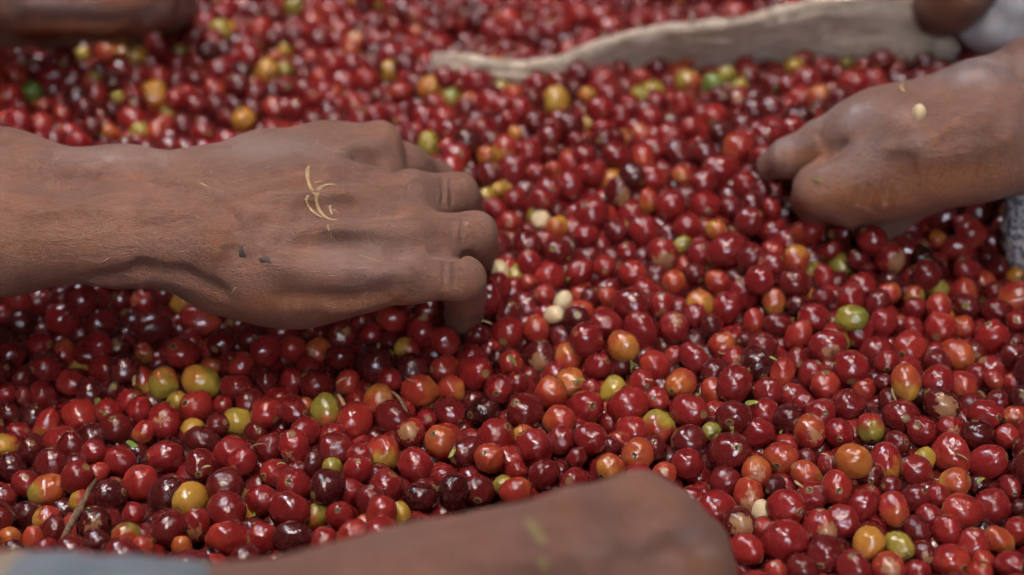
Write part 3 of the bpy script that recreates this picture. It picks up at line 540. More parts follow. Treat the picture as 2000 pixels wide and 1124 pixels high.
h1.add(7, J(812, 457, 72, 44), J(928, 456, 66, 41)); h1.add(4, J(928, 456, 66, 41), J(936, 480, 38, 37), J(935, 515, 8, 30), J(925, 535, -8, 26))
h1.add(7, J(800, 542, 62, 47), J(905, 545, 58, 43)); h1.add(4, J(905, 545, 58, 41), J(908, 578, 34, 40), J(906, 612, 10, 36), J(900, 632, -8, 31))
detail(h1, [[(418, 468)]], 6.0, 9, 33)                                       # head of the ulna
detail(h1, [[(744, 272)]], 6.0, 9, 34); detail(h1, [[(690, 330), (745, 345), (790, 362)], [(600, 412), (690, 418), (775, 412)], [(600, 488), (690, 492), (770, 496)]], -1.6, 12, 13, '-')
detail(h1, [[(545, 340), (640, 312), (735, 285)], [(545, 395), (670, 385), (800, 370)], [(545, 450), (680, 452), (810, 450)], [(545, 520), (670, 530), (795, 532)]], .9, 7, 11)
detail(h1, [[(300, 345), (380, 362), (440, 390), (500, 428), (600, 424), (690, 416)], [(470, 478), (560, 496), (650, 500), (740, 502)], [(120, 330), (200, 338), (300, 345)], [(440, 390), (520, 370), (600, 350)], [(60, 420), (160, 412), (280, 425), (370, 418)]], 1.2, 5, 7.5)
h1.add(14, J(800, 416, 70, 36), J(842, 415, 66, 30)); h1.add(14, J(795, 500, 64, 36), J(842, 500, 60, 30))
detail(h1, [[(846, 411), (890, 416), (932, 420)], [(848, 497), (890, 500), (945, 502)]], .3, 4, 5.5, '-')
detail(h1, [[(190, 548), (280, 528), (360, 540), (430, 572)]], -.8, 7, 8, '-')
detail(h1, [[(448, 415), (462, 450), (458, 495), (440, 520)]], -.9, 5, 5, '-')
detail(h1, [[(x, y0), (x + 1, y1)] for x, y0, y1 in ((866, 352, 398), (882, 350, 400), (884, 428, 482), (900, 426, 484), (868, 516, 566), (886, 514, 570))], -.95, 2.5, 3.4, '-')
detail(h1, [[(560, 470), (640, 476), (720, 474)], [(520, 430), (560, 440), (610, 442)], [(600, 395), (680, 402)], [(700, 306), (740, 320), (790, 334)]], -1.2, 7, 6, '-')
detail(h1, [[(560, 585), (640, 590), (740, 580)]], -1.4, 8, 7, '-')

# the sorter on the right: thumb along the top, fingers closed under it in the cherries
h2 = Hand(); K = 18
h2.add(K, J(2160, 120, 95, 88), J(2040, 165, 92, 86), J(1900, 214, 86, 80), J(1790, 236, 80, 64))
h2.add(K, J(2160, 265, 80, 82), J(2040, 282, 76, 78), J(1900, 312, 70, 70), J(1810, 325, 66, 72))
h2.add(20, J(1900, 260, 84, 80), J(1790, 275, 78, 74), J(1742, 302, 68, 60))
h2.add(14, J(1800, 232, 82, 60), J(1710, 242, 77, 56), J(1662, 252, 72, 50))
h2.add(5, J(1672, 250, 76, 50), J(1604, 272, 66, 37), J(1542, 308, 52, 37), J(1507, 323, 42, 29))      # thumb
h2.add(14, J(1820, 318, 68, 74), J(1735, 344, 58, 70), J(1668, 368, 50, 52))
h2.add(5, J(1700, 336, 60, 62), J(1602, 370, 48, 49), J(1594, 388, 34, 45), J(1600, 408, 10, 38))      # index, bent under
h2.add(7, J(1740, 365, 52, 56), J(1650, 385, 42, 50), J(1640, 400, 24, 40), J(1650, 420, 6, 34))       # middle
h2.add(6, J(1780, 370, 46, 52), J(1710, 400, 32, 40), J(1686, 432, 20, 34), J(1690, 452, 10, 25))       # ring
h2.add(6, J(1820, 365, 46, 50), J(1762, 405, 28, 36), J(1738, 436, 16, 32), J(1736, 458, 6, 24))       # little
detail(h2, [[(1652, 281), (1634, 294), (1616, 307), (1600, 318)]], .5, 3, 6, '-')          # fold between thumb and fist
detail(h2, [[(1722, 352), (1708, 385), (1700, 408)], [(1748, 356), (1738, 380), (1732, 402)], [(1690, 366), (1684, 400)]], -.6, 3, 3.6, '-')
detail(h2, [[(1985, 190), (1900, 228), (1800, 262)], [(1960, 262), (1880, 286), (1800, 300)]], 2.6, 12, 12)
detail(h2, [[(1905, 160)]], 8, 16, 28)
detail(h2, [[(1930, 240), (1860, 250), (1790, 286), (1740, 292)]], 1.6, 6, 7)
detail(h2, [[(1603, 262), (1612, 285)], [(1596, 266), (1604, 290)]], -.6, 2.5, 3, '-')

# the sorter at the bottom edge, close to the camera
h3 = Hand(); K = 24
h3.add(K, J(180, 1336, 100, 186), J(420, 1306, 98, 160), J(700, 1226, 95, 130), J(860, 1166, 92, 114), J(1000, 1122, 90, 102))
h3.add(K, J(420, 1380, 92, 156), J(700, 1320, 88, 136), J(1000, 1230, 84, 116))
h3.add(16, J(1000, 1122, 90, 102), J(1130, 1070, 88, 88), J(1250, 1034, 82, 74))              # index metacarpal
h3.add(14, J(1000, 1150, 90, 102), J(1160, 1110, 84, 86), J(1318, 1066, 78, 60))              # middle
h3.add(14, J(1000, 1190, 86, 106), J(1170, 1160, 80, 90), J(1352, 1122, 70, 60))              # ring
h3.add(14, J(1000, 1230, 82, 106), J(1180, 1220, 74, 90), J(1350, 1190, 62, 58))              # little
h3.add(9, J(1250, 1032, 82, 72), J(1300, 1010, 66, 52), J(1318, 1040, 40, 44), J(1306, 1080, 16, 40))
h3.add(7, J(1318, 1064, 78, 60), J(1366, 1066, 60, 50), J(1374, 1100, 34, 44), J(1358, 1136, 12, 40))
h3.add(7, J(1352, 1120, 70, 60), J(1384, 1128, 54, 48), J(1384, 1164, 28, 44), J(1366, 1196, 8, 38))
h3.add(7, J(1350, 1190, 62, 58), J(1372, 1200, 46, 46), J(1368, 1240, 20, 40))
detail(h3, [[(1000, 1030), (1120, 1000), (1245, 962)], [(1000, 1080), (1160, 1062), (1310, 1034)], [(1010, 1116), (1200, 1112)]], 4.2, 12, 22)
detail(h3, [[(1258, 990)], [(1322, 1036)], [(1362, 1092)]], 10, 12, 50)
detail(h3, [[(700, 1100), (850, 1070), (960, 1062), (1080, 1040)], [(880, 1110), (1000, 1090), (1100, 1090)]], 1.6, 6, 11)
detail(h3, [[(1180, 1020), (1240, 1020), (1290, 1012)], [(1220, 1090), (1300, 1086), (1340, 1076)]], -.6, 9, 10, '-')

# the sorter at the top left
h4 = Hand(); K = 14
h4.add(K, J(-260, -130, 95, 84), J(-90, -50, 85, 70), J(40, -14, 76, 58), J(160, -6, 70, 50))
h4.add(12, J(60, -16, 76, 52), J(220, -12, 68, 46), J(305, -8, 60, 40)); h4.add(12, J(40, 5, 70, 52), J(200, 14, 60, 42), J(285, 14, 52, 38))
h4.add(7, J(285, 12, 54, 40), J(330, 24, 38, 32), J(322, 46, 16, 27), J(300, 54, 4, 23))
h4.add(7, J(300, -10, 58, 40), J(350, -2, 44, 30), J(354, 22, 20, 26), J(338, 36, 4, 23))
h4.add(5, J(10, 34, 44, 40), J(130, 54, 34, 30), J(228, 58, 30, 28), J(258, 62, 16, 25), J(256, 72, 4, 21))
h4.add(5, J(-70, 30, 46, 50), J(20, 60, 32, 32), J(100, 66, 24, 27), J(132, 70, 10, 23))
detail(h4, [[(60, 38), (150, 44), (240, 40)]], .5, 5, 7, '-')
detail(h4, [[(60, 6), (180, 4), (290, 2)]], 2.4, 8, 11)

# the sorter at the top right
h5 = Hand(); K = 12
h5.add(K, J(2010, -150, 90, 84), J(1930, -75, 76, 70), J(1865, -22, 64, 60))
h5.add(9, J(1865, -18, 60, 58), J(1850, 10, 50, 48), J(1838, 34, 34, 36), J(1822, 46, 18, 28), J(1805, 50, 4, 22))
h5.add(9, J(1840, -40, 60, 54), J(1798, -4, 46, 42), J(1780, 22, 28, 34), J(1772, 36, 8, 26))
h5.add(8, J(1812, -52, 56, 48), J(1748, -18, 42, 38), J(1728, 8, 24, 32), J(1724, 22, 4, 24))
h5.add(10, J(1840, -45, 60, 54), J(1770, -32, 48, 46), J(1722, -10, 32, 38), J(1706, 8, 14, 30), J(1704, 16, 2, 24))
h5.add(9, J(1885, -5, 58, 48), J(1894, 22, 42, 34), J(1882, 38, 24, 27), J(1866, 48, 6, 22))
HANDS = [h1, h2, h3, h4, h5]

def blob(px, py, rx, ry):
    """weight of a patch of skin seen round a point of the photograph"""
    return px, py, rx, ry
def warm_by(patches):
    def f(V):
        q = V / 1000.0 - CAM; z = q @ FWD; X = 1000 + FPX * (q @ RGT) / z; Y = 562 - FPX * (q @ UPV) / z
        w = np.zeros(len(V))
        for (px, py, rx, ry, s) in patches:
            w = np.maximum(w, s * np.exp(-(((X - px) / rx) ** 2 + ((Y - py) / ry) ** 2)))
        return w
    return f
def person(H, vox, mat, label, warm=None, rough=.25, wet=None):
    me = hand_mesh('person', H, vox, rough, warm, wet); c = recentre(me)
    o = link('person', me, M[mat]); o.location = c
    return tag(o, label, 'hand', 'arms of the people sorting the cherries')
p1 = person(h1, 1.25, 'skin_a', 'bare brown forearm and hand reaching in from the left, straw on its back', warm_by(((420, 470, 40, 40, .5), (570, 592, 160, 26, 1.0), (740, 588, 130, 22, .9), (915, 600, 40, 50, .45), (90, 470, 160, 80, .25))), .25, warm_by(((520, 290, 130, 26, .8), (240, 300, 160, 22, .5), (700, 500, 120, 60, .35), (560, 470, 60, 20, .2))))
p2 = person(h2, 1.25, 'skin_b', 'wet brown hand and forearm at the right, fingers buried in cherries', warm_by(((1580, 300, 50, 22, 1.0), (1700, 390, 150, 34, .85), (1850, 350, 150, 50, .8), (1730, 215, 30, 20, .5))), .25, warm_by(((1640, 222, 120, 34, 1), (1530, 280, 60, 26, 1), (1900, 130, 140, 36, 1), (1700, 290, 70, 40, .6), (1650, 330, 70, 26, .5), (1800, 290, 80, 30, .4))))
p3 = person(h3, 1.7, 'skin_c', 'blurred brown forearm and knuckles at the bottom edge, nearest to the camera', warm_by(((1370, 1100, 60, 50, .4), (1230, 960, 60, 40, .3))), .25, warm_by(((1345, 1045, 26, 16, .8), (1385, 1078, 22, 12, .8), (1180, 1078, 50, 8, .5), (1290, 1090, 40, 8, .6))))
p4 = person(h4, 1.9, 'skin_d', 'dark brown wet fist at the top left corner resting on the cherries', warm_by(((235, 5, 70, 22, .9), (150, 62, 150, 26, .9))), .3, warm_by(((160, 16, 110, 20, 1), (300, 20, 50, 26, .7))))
p5 = person(h5, 1.9, 'skin_d', 'dark brown fingertips of a hand above the woven sack at the top right', warm_by(((1840, 10, 60, 30, .5),)))

# clothing of the sorters ---------------------------------------------------
def loft(path, nseg, radius, fold=.06, ph=0.0, thick=.0015):
    """cloth tube round a path with soft folds and a real thickness"""
    P = [Vector(p) for p in path]; n = len(P); ring = []
    for i, p in enumerate(P):
        t = (P[min(i + 1, n - 1)] - P[max(i - 1, 0)]).normalized()
        a = t.cross(Vector((0, 0, 1))).normalized(); b = a.cross(t).normalized()
        ring.append((p, a, b))
    V, F = [], []
    for lay in (0, 1):
        for i, (p, a, b) in enumerate(ring):
            r0 = radius[i] - (thick if lay else 0)
            for j in range(nseg):
                th = 2 * math.pi * j / nseg
                r = r0 * (1 + fold * math.sin(3 * th + ph + i * .55) * .6 + fold * math.sin(7 * th - i * .9 + ph) * .35 + fold * .4 * math.sin(i * 1.7 + 2 * th))
                V.append(tuple(p + (a * math.cos(th) + b * math.sin(th)) * r))
    m = n * nseg
    for i in range(n - 1):
        for j in range(nseg):
            k = (j + 1) % nseg; q = (i * nseg + j, i * nseg + k, (i + 1) * nseg + k, (i + 1) * nseg + j)
            F.append(q[::-1]); F.append(tuple(v + m for v in q))
    for i in (0, n - 1):
        for j in range(nseg):
            k = (j + 1) % nseg; q = (i * nseg + j, i * nseg + k, i * nseg + k + m, i * nseg + j + m)
            F.append(q if i == 0 else q[::-1])
    return V, F
def wear(parent, name, V, F, mat):
    me = mesh_np(name, V, F); o = link(name, me, M[mat]); o.parent = parent
    o.location = -Vector(parent.location); 
    return o
def resample(pts, n):
    P = np.array(pts, float); s = np.concatenate([[0], np.cumsum(np.linalg.norm(np.diff(P[:, :3], axis=0), axis=1))]); t = np.linspace(0, s[-1], n)
    return np.stack([np.interp(t, s, P[:, k]) for k in range(P.shape[1])], 1)
cp = resample([np.append(U(-350, 1362, 106), .040), np.append(U(-60, 1354, 102), .039), np.append(U(180, 1344, 100), .0385), np.append(U(330, 1334, 99), .0365), np.append(U(418, 1326, 98), .0330)], 22)
V, F = loft(cp[:, :3], 56, list(cp[:, 3]), .035, .8); wear(p3, 'sleeve', V, F, 'cuff')
V, F = loft(resample([U(1905, 62, 24), U(1950, 45, 36), U(2010, 10, 52), U(2090, -45, 70), U(2200, -110, 90)], 22), 44, list(np.interp(np.linspace(0, 1, 22), [0, .25, .5, 1], [.018, .026, .032, .038])), .08, .3); wear(p5, 'sleeve', V, F, 'paleshirt')
# woollen cloth hanging below the right forearm
wp = resample([np.append(U(2022, 345, 44), .013), np.append(U(2026, 385, 36), .0165), np.append(U(2028, 440, 24), .019), np.append(U(2028, 490, 10), .019), np.append(U(2032, 530, -2), .016)], 26)
V, F = loft(wp[:, :3], 40, list(wp[:, 3]), .05, 1.9); me = mesh_np('woollen_cloth', V, F); c = recentre(me)
wc = link('woollen_cloth', me, M['wool']); wc.location = c
tag(wc, 'grey speckled woollen cloth hanging at the right edge below the wet forearm', 'cloth')
tp = [U(1944, 372, 32), U(1960, 366, 34), U(1985, 357, 38), U(2030, 345, 42)]
V, F = tube(tp, [.0022, .0036, .0038, .006], 10); wear(wc, 'cloth_corner', V, F, 'paleshirt')

# the woven sack edge that divides the heap -------------------------------
def build_sack():
    rim = [(845, 124, 8), (900, 124, 13), (960, 134, 13), (1020, 141, 12), (1090, 129, 16), (1150, 106, 21), (1220, 83, 26), (1300, 65, 32), (1380, 60, 36), (1450, 52, 40), (1520, 35, 43), (1600, 18, 46), (1690, 4, 50), (1800, -12, 54), (1920, -25, 56)]
    low = [(848, 148), (900, 160), (960, 168), (1022, 168), (1100, 166), (1160, 150), (1230, 136), (1310, 124), (1390, 124), (1460, 124), (1530, 124), (1610, 120), (1700, 126), (1810, 128), (1930, 122)]
    A = resample([U(*r) for r in rim], 90); B = resample([U(x, y + 8, -6) for x, y in low], 90)
    nu, prof = 90, []
    V = []
    for i in range(nu):
        a, b = A[i], B[i]; t = A[min(i + 1, 89)] - A[max(i - 1, 0)]; t /= np.linalg.norm(t)
        d = b - a; back = np.array((0, 1, 0)) * .012
        row = []
        for s in np.linspace(0, 1, 12):                     # front face, slack, with creases along it
            w = (.0085 * mnoise.noise(Vector((i * .10, s * 2.6, 3.3))) + .0040 * mnoise.noise(Vector((i * .35, s * 5, 8.1)))) * math.sin(s * math.pi) ** .5 + .0016 * mnoise.noise(Vector((i * .6, s * 9, 1.7)))
            row.append(a + d * s + np.array((0, -.85, .5)) * (w + .004 * math.sin(s * math.pi)))
        front = row[::-1]
        roll = []
        for th in np.linspace(.2, 1.0, 6):                  # rolled rim
            an = math.pi * (th * 1.25 - .45); rr = .0034 + .0014 * mnoise.noise(Vector((i * .28, th * 2, .4))) + .0006 * mnoise.noise(Vector((i * .9, th * 4, 5.4)))
            roll.append(a + np.array((0, .0034, .0008)) + rr * (np.array((0, -1, 0)) * math.cos(an) + np.array((0, 0, 1)) * math.sin(an)))
        hb = a - np.array((0, 0, .03)) + back
        prof_pts = front + roll + [a * .6 + hb * .4 + np.array((0, .006, 0)), hb + np.array((0, .008, -.02))]
        V.append(prof_pts)
    V = np.array(V); n1, n2 = V.shape[:2]; flat = V.reshape(-1, 3)
    idx = np.arange(n1 * n2).reshape(n1, n2)
    F = np.stack([idx[:-1, :-1], idx[:-1, 1:], idx[1:, 1:], idx[1:, :-1]], -1).reshape(-1, 4)
    me = mesh_np('woven_sack', flat, F); c = recentre(me); o = link('woven_sack', me, M['sack']); o.location = c
    md = o.modifiers.new('thickness', 'SOLIDIFY'); md.thickness = .0014; md.offset = -1
    # stray fibres standing off the frayed rim
    V, F = [], []; rg = random.Random(4)
    for k in range(150):
        i = rg.randrange(2, 88); a = A[i] + np.array((0, .003, .003)); t = A[i + 1] - A[i - 1]; t /= np.linalg.norm(t)
        d = t * rg.uniform(-1, 1) + np.array((0, rg.uniform(-.8, .5), rg.uniform(-.3, 1.0))); d /= np.linalg.norm(d); L = rg.uniform(.004, .013)
        pts = [a, a + d * L * .5 + np.array((0, 0, .0008)), a + d * L + np.array((0, -.001, -.0012))]
        v, f = tube(pts, [.0005, .0004, .0002], 4, False); n = len(V); V += v; F += [tuple(x + n for x in q) for q in f]
    fm = mesh_np('loose_fibres', V, F); fo = link('loose_fibres', fm, M['sack'], o); fo.location = -c; fo['kind'] = 'stuff'
    tag(o, 'beige woven sack edge curving across the heap at the top right', 'sack')
    return A, B
SACK_A, SACK_B = build_sack()
# ------------------------------------------------------------------ cherries: reading the catalogue
class C: pass
CAT = []
def parse():
    for (ox, oy, sc), txt in TILES:
        for e in txt.split():
            f = e.split(','); c = C(); c.px = ox + float(f[0]) / sc; c.py = oy + float(f[1]) / sc; c.d = float(f[2]) / sc * 1.05; c.t = f[3]
            c.el, c.ang, c.nav, c.pat, c.lift, c.stem = 1.0, None, None, None, False, None
            for k in f[4:]:
                if k[0] == 'e': a, b = k[1:].split('@'); c.el, c.ang = float(a), float(b)
                elif k[0] == 'n': a, b = k[1:].split(':'); c.nav = (ox + float(a) / sc, oy + float(b) / sc)
                elif k[0] == 'p': a, b = k[1:].split(':'); c.pat = (ox + float(a) / sc, oy + float(b) / sc)
                elif k[0] == 'f': c.lift = True
            if any(math.hypot(c.px - q.px, c.py - q.py) < .42 * min(c.d, q.d) for q in CAT): continue
            CAT.append(c)
parse()
nC = len(CAT)
PX = np.array([c.px for c in CAT]); PY = np.array([c.py for c in CAT]); DP = np.array([c.d for c in CAT])
base = np.array([on_heap(c.px, c.py) for c in CAT]); Z0 = np.array([depth(p) for p in base])
RAD = np.clip(DP * Z0 / FPX / 2, .0046, .0098)
RAYS = np.array([ray(c.px, c.py) for c in CAT]); LIFT = np.array([c.lift for c in CAT])
Zc = Z0 - np.where(LIFT, .004, -.002) * 1.0
pd = np.hypot(PX[:, None] - PX, PY[:, None] - PY)
rank = PY + LIFT * 45.0
for it in range(60):                                     # slide along the lines of sight until nothing interpenetrates
    P = CAM + RAYS * Zc[:, None]
    D = np.linalg.norm(P[:, None] - P, axis=2); S = (RAD[:, None] + RAD) * .90
    ov = np.clip(S - D, 0, None); np.fill_diagonal(ov, 0)
    front = rank[:, None] > rank
    mv = np.where(front, -ov, ov).sum(1) * .22
    Zc += np.clip(mv, -.0015, .0015)
    Zc += (Z0 - Zc) * .05
PC = CAM + RAYS * Zc[:, None]
RC_ = DP * Zc / FPX / 2
RAD = np.clip(RC_, .0045, .0102)

def hands_sdf(P):
    d = np.full(len(P), 1e3)
    for h in HANDS: d = np.minimum(d, h.eval(P * 1000.0) / 1000.0)
    return d
# ------------------------------------------------------------------ cherries that fill the heap between and below them
def fill():
    pts = []
    rng = np.random.RandomState(3)
    for layer, (dz, sp) in enumerate(((0.0015, .0131), (-.0095, .0135), (-.020, .0150))):
        ys = np.arange(.30, 1.42, sp * .88)
        for j, y in enumerate(ys):
            half = .40 * (y * CP + .2) + .05
            xs = np.arange(-half, half, sp) + (j % 2) * sp / 2
            for x in xs: pts.append((x + rng.uniform(-.0032, .0032), y + rng.uniform(-.0032, .0032), dz + rng.uniform(-.0025, .0025), layer))
    A = np.array(pts); A[:, 2] += heap(A[:, 0], A[:, 1])
    q = A[:, :3] - CAM; z = q @ FWD; X = 1000 + FPX * q[:, 0] / z; Y = 562 - FPX * (q @ UPV) / z
    keep = (X > -100) & (X < 2100) & (Y > -130) & (Y < 1230)
    A = A[keep]; r = np.clip(rng.normal(.0078, .0009, len(A)), .0058, .0098)
    P = A[:, :3].copy(); n = len(P)
    rest = P.copy()
    # deep overlap with a catalogued cherry: drop it
    kc = KDTree(nC)
    for i in range(nC): kc.insert(PC[i], i)
    kc.balance()
    ok = np.ones(n, bool)
    for i in range(n):
        for co, k, d in kc.find_range(P[i], .019):
            if d < (r[i] + RAD[k]) * .52: ok[i] = False; break
    P, r, rest, lay = P[ok], r[ok], rest[ok], A[ok, 3]
    n = len(P)
    for it in range(14):
        kd = KDTree(n + nC)
        for i in range(n): kd.insert(P[i], i)
        for i in range(nC): kd.insert(PC[i], n + i)
        kd.balance()
        mv = np.zeros_like(P)
        for i in range(n):
            a = P[i]
            for co, k, d in kd.find_range(a, r[i] + .0098):
                if k == i: continue
                rk = r[k] if k < n else RAD[k - n]
                o = (r[i] + rk) * .93 - d
                if o > 0 and d > 1e-6: mv[i] += (a - np.array(co)) / d * o * (.42 if k < n else .8)
        L = np.linalg.norm(mv, axis=1, keepdims=True); mv *= np.minimum(1, .003 / np.maximum(L, 1e-9))
        P += mv; P[:, 2] += (rest[:, 2] - P[:, 2]) * .12
    # out of the hands: press them down
    for it in range(8):
        s = hands_sdf(P); bad = s < r * .80
        P[bad, 2] -= .004
    s = hands_sdf(P); ok = s > r * .55
    # never in front of a catalogued cherry, sack face clear
    q = P - CAM; z = q @ FWD; X = 1000 + FPX * q[:, 0] / z; Y = 562 - FPX * (q @ UPV) / z; rp = r * FPX / z
    for i in range(nC):
        dd = np.hypot(X - PX[i], Y - PY[i]); ri = DP[i] / 2
        ok &= ~((dd < ri * .80 + rp * .55) & (z < Zc[i] + .001))
    sa = np.array([project(p) for p in SACK_A]); sb = np.array([project(p) for p in SACK_B])
    inx = (X > sa[0, 0] - 5) & (X < 2050)
    top = np.interp(X, sa[:, 0], sa[:, 1]); bot = np.interp(X, sb[:, 0], sb[:, 1]) - 22
    face = inx & (Y > top - 4) & (Y < bot + 2)
    ok &= ~face
    # pressed against the sack: those just behind sink below its rim
    behind = inx & (Y < top) & (Y > top - 60)
    P[behind, 2] -= .006
    return P[ok], r[ok], lay[ok]
PF, RF, LAYF = fill()
nF = len(PF)
q = PF - CAM; ZF = q @ FWD; XF = 1000 + FPX * q[:, 0] / ZF; YF = 562 - FPX * (q @ UPV) / ZF

# ------------------------------------------------------------------ cherry meshes
def cherry_mesh(name, seed, nu, nv):
    rnd = random.Random(seed); off = Vector((rnd.uniform(0, 50), rnd.uniform(0, 50), rnd.uniform(0, 50)))
    fl = [(Vector((rnd.gauss(0, 1), rnd.gauss(0, 1), rnd.gauss(0, .6))).normalized(), rnd.uniform(.86, .98)) for _ in range(3)]
    V, LP = [], []
    ths = [0.0] + [.055, .11, .15, .20] * (nv > 14) + list(np.linspace(.30 if nv > 14 else .35, math.pi - .25, nv)) + [math.pi - .09, math.pi]
    for i, th in enumerate(ths):
        for j in range(nu if 0 < i < len(ths) - 1 else 1):
            ph = 2 * math.pi * j / nu
            u = Vector((math.sin(th) * math.cos(ph), math.sin(th) * math.sin(ph), math.cos(th)))
            r = 1.055 + .105 * mnoise.noise(u * 1.1 + off) + .030 * mnoise.noise(u * 2.6 + off) + .006 * mnoise.noise(u * 7 + off)
            for nrm, k in fl:                                     # cherries press each other flat here and there
                dp = u.dot(nrm) * r
                if dp > k: r -= (dp - k) * .62
            if seed % 3 == 0: r -= .055 * math.exp(-((ph - 2.0) / .26) ** 2) * math.sin(th) ** 2
            if seed % 4 == 1: r += .05 * math.sin(th) ** 2 * math.cos(2 * ph)
            if nv > 14:
                if .08 < th < .17: r += .020 * (1 + .5 * math.sin(ph * 5 + seed))
                elif th < .08: r -= .035
            if th > math.pi - .2: r -= .05
            V.append(u * r); LP.append(u)
    F = []; n = len(ths)
    st = [0]
    for i in range(n): st.append(st[-1] + (nu if 0 < i < n - 1 else 1))
    for j in range(nu):
        k = (j + 1) % nu
        F.append((0, st[1] + j, st[1] + k, st[1] + k)); F.append((st[n - 1], st[n - 2] + k, st[n - 2] + j, st[n - 2] + j))
        for i in range(1, n - 2): F.append((st[i] + j, st[i + 1] + j, st[i + 1] + k, st[i] + k))
    return np.array([tuple(v) for v in V]), np.array(F), np.array([tuple(v) for v in LP])
def to_mesh(name, V, F, LP):
    bm = bmesh.new(); vs_ = [bm.verts.new(v) for v in V]
    for f in F:
        f = list(dict.fromkeys(int(i) for i in f)); fc = bm.faces.new([vs_[i] for i in f]); fc.smooth = True
    me = bpy.data.meshes.new(name); bm.to_mesh(me); bm.free()
    a = me.attributes.new('lp', 'FLOAT_VECTOR', 'POINT'); a.data.foreach_set('vector', np.asarray(LP, np.float32).ravel())
    return me
HI = []
for k in range(20):
    me = to_mesh('coffee_cherry', *cherry_mesh('c', 100 + k, 36, 20)); me.materials.append(M['cherry']); HI.append(me)
def star_mesh(name, seed, teeth, r0, r1, h, mat):
    """dried flower scar: a ragged little crown, thick, 40 odd triangles"""
    rnd = random.Random(seed); bm = bmesh.new(); n = teeth * 2; a, b = [], []
    for j in range(n):
        th = 2 * math.pi * j / n; r = (r1 if j % 2 else (r0 + r1) / 2) * rnd.uniform(.8, 1.15)
        a.append(bm.verts.new((r * math.cos(th), r * math.sin(th), h * rnd.uniform(.4, 1.2) if j % 2 else h * .5)))
        b.append(bm.verts.new((r0 * .5 * math.cos(th), r0 * .5 * math.sin(th), h * .05)))
    lo = [bm.verts.new((v.co.x * .85, v.co.y * .85, -h * 1.5)) for v in a]
    for j in range(n):
        k = (j + 1) % n
        bm.faces.new((a[j], a[k], b[k], b[j])); bm.faces.new((lo[j], lo[k], a[k], a[j]))
    bm.faces.new(b)
    me = bpy.data.meshes.new(name); bm.to_mesh(me); bm.free(); me.materials.append(M[mat]); return me
NAVEL = [star_mesh('navel', 40 + k, 5 + k % 3, .09, .165, .045, 'navel') for k in range(4)]
def stem_mesh(seed, L, fork=False):
    rnd = random.Random(seed)
    p = [Vector((0, 0, -.05))]; d = Vector((0, 0, 1))
    for i in range(4):
        d = (d + Vector((rnd.uniform(-.35, .35), rnd.uniform(-.35, .35), 0))).normalized(); p.append(p[-1] + d * L / 4)
    V, F = tube(p, [.10, .075, .07, .08, .12], 8)
    if fork:
        q0 = p[2]; q = [q0, q0 + Vector((.16, .05, .12)), q0 + Vector((.24, .08, .32))]
        v, f = tube(q, [.07, .065, .09], 8); n = len(V); V += v; F += [tuple(i + n for i in t) for t in f]
        q = [q0, q0 + Vector((-.18, .06, .22)), q0 + Vector((-.36, .02, .50))]
        v, f = tube(q, [.07, .06, .08], 8); n = len(V); V += v; F += [tuple(i + n for i in t) for t in f]
    me = mesh_np('stem', V, [tuple(f) for f in F]); me.materials.append(M['stem']); return me
STEM = [stem_mesh(1, .38), stem_mesh(2, .5), stem_mesh(3, .28), stem_mesh(9, .55, True)]
def flap_mesh(seed):
    """strip of torn skin curling off the fruit"""
    rnd = random.Random(seed); V = []; F = []; n = 16
    for j in range(n):
        th = 2 * math.pi * j / n * .82; r = .50 * rnd.uniform(.85, 1.15)
        z = math.sqrt(max(0, 1 - r * r)); o = rnd.uniform(.03, .16)
        c = Vector((z, r * math.cos(th), r * math.sin(th) * .8)); out = Vector((.5, math.cos(th) * .7, math.sin(th) * .7)).normalized()
        V += [tuple(c * .97), tuple(c * 1.0 + out * o), tuple(c * 1.03 + out * o - Vector((0, math.cos(th), math.sin(th))) * .04), tuple(c * .985 - Vector((0, math.cos(th), math.sin(th))) * .07)]
    for j in range(n - 1):
        for k in range(4): F.append((j * 4 + k, j * 4 + (k + 1) % 4, (j + 1) * 4 + (k + 1) % 4, (j + 1) * 4 + k))
    me = mesh_np('torn_skin', V, F); me.materials.append(M['bean']); return me
FLAP = [flap_mesh(k) for k in range(3)]
def bean_mesh(seed):
    """half-ellipsoid bean with the crease along its flat face"""
    rnd = random.Random(seed); nu, nv = 24, 14; V = []; F = []
    for i in range(nv + 1):
        th = math.pi * i / nv
        for j in range(nu):
            ph = 2 * math.pi * j / nu
            x, y, z = math.sin(th) * math.cos(ph), math.sin(th) * math.sin(ph), math.cos(th)
            if x < 0: x *= .28; x += .16 * math.exp(-(y / .13) ** 2) * (abs(z) < .96)
            k = 1 + .03 * mnoise.noise(Vector((x, y, z)) * 2 + Vector((seed, 0, 0)))
            V.append((x * .82 * k, y * .86 * k, z * 1.12 * k))
    for i in range(nv):
        for j in range(nu):
            k = (j + 1) % nu; F.append((i * nu + j, (i + 1) * nu + j, (i + 1) * nu + k, i * nu + k))
    me = mesh_np('coffee_bean', V, F); me.materials.append(M['bean']); return me
BEAN = [bean_mesh(k) for k in range(3)]

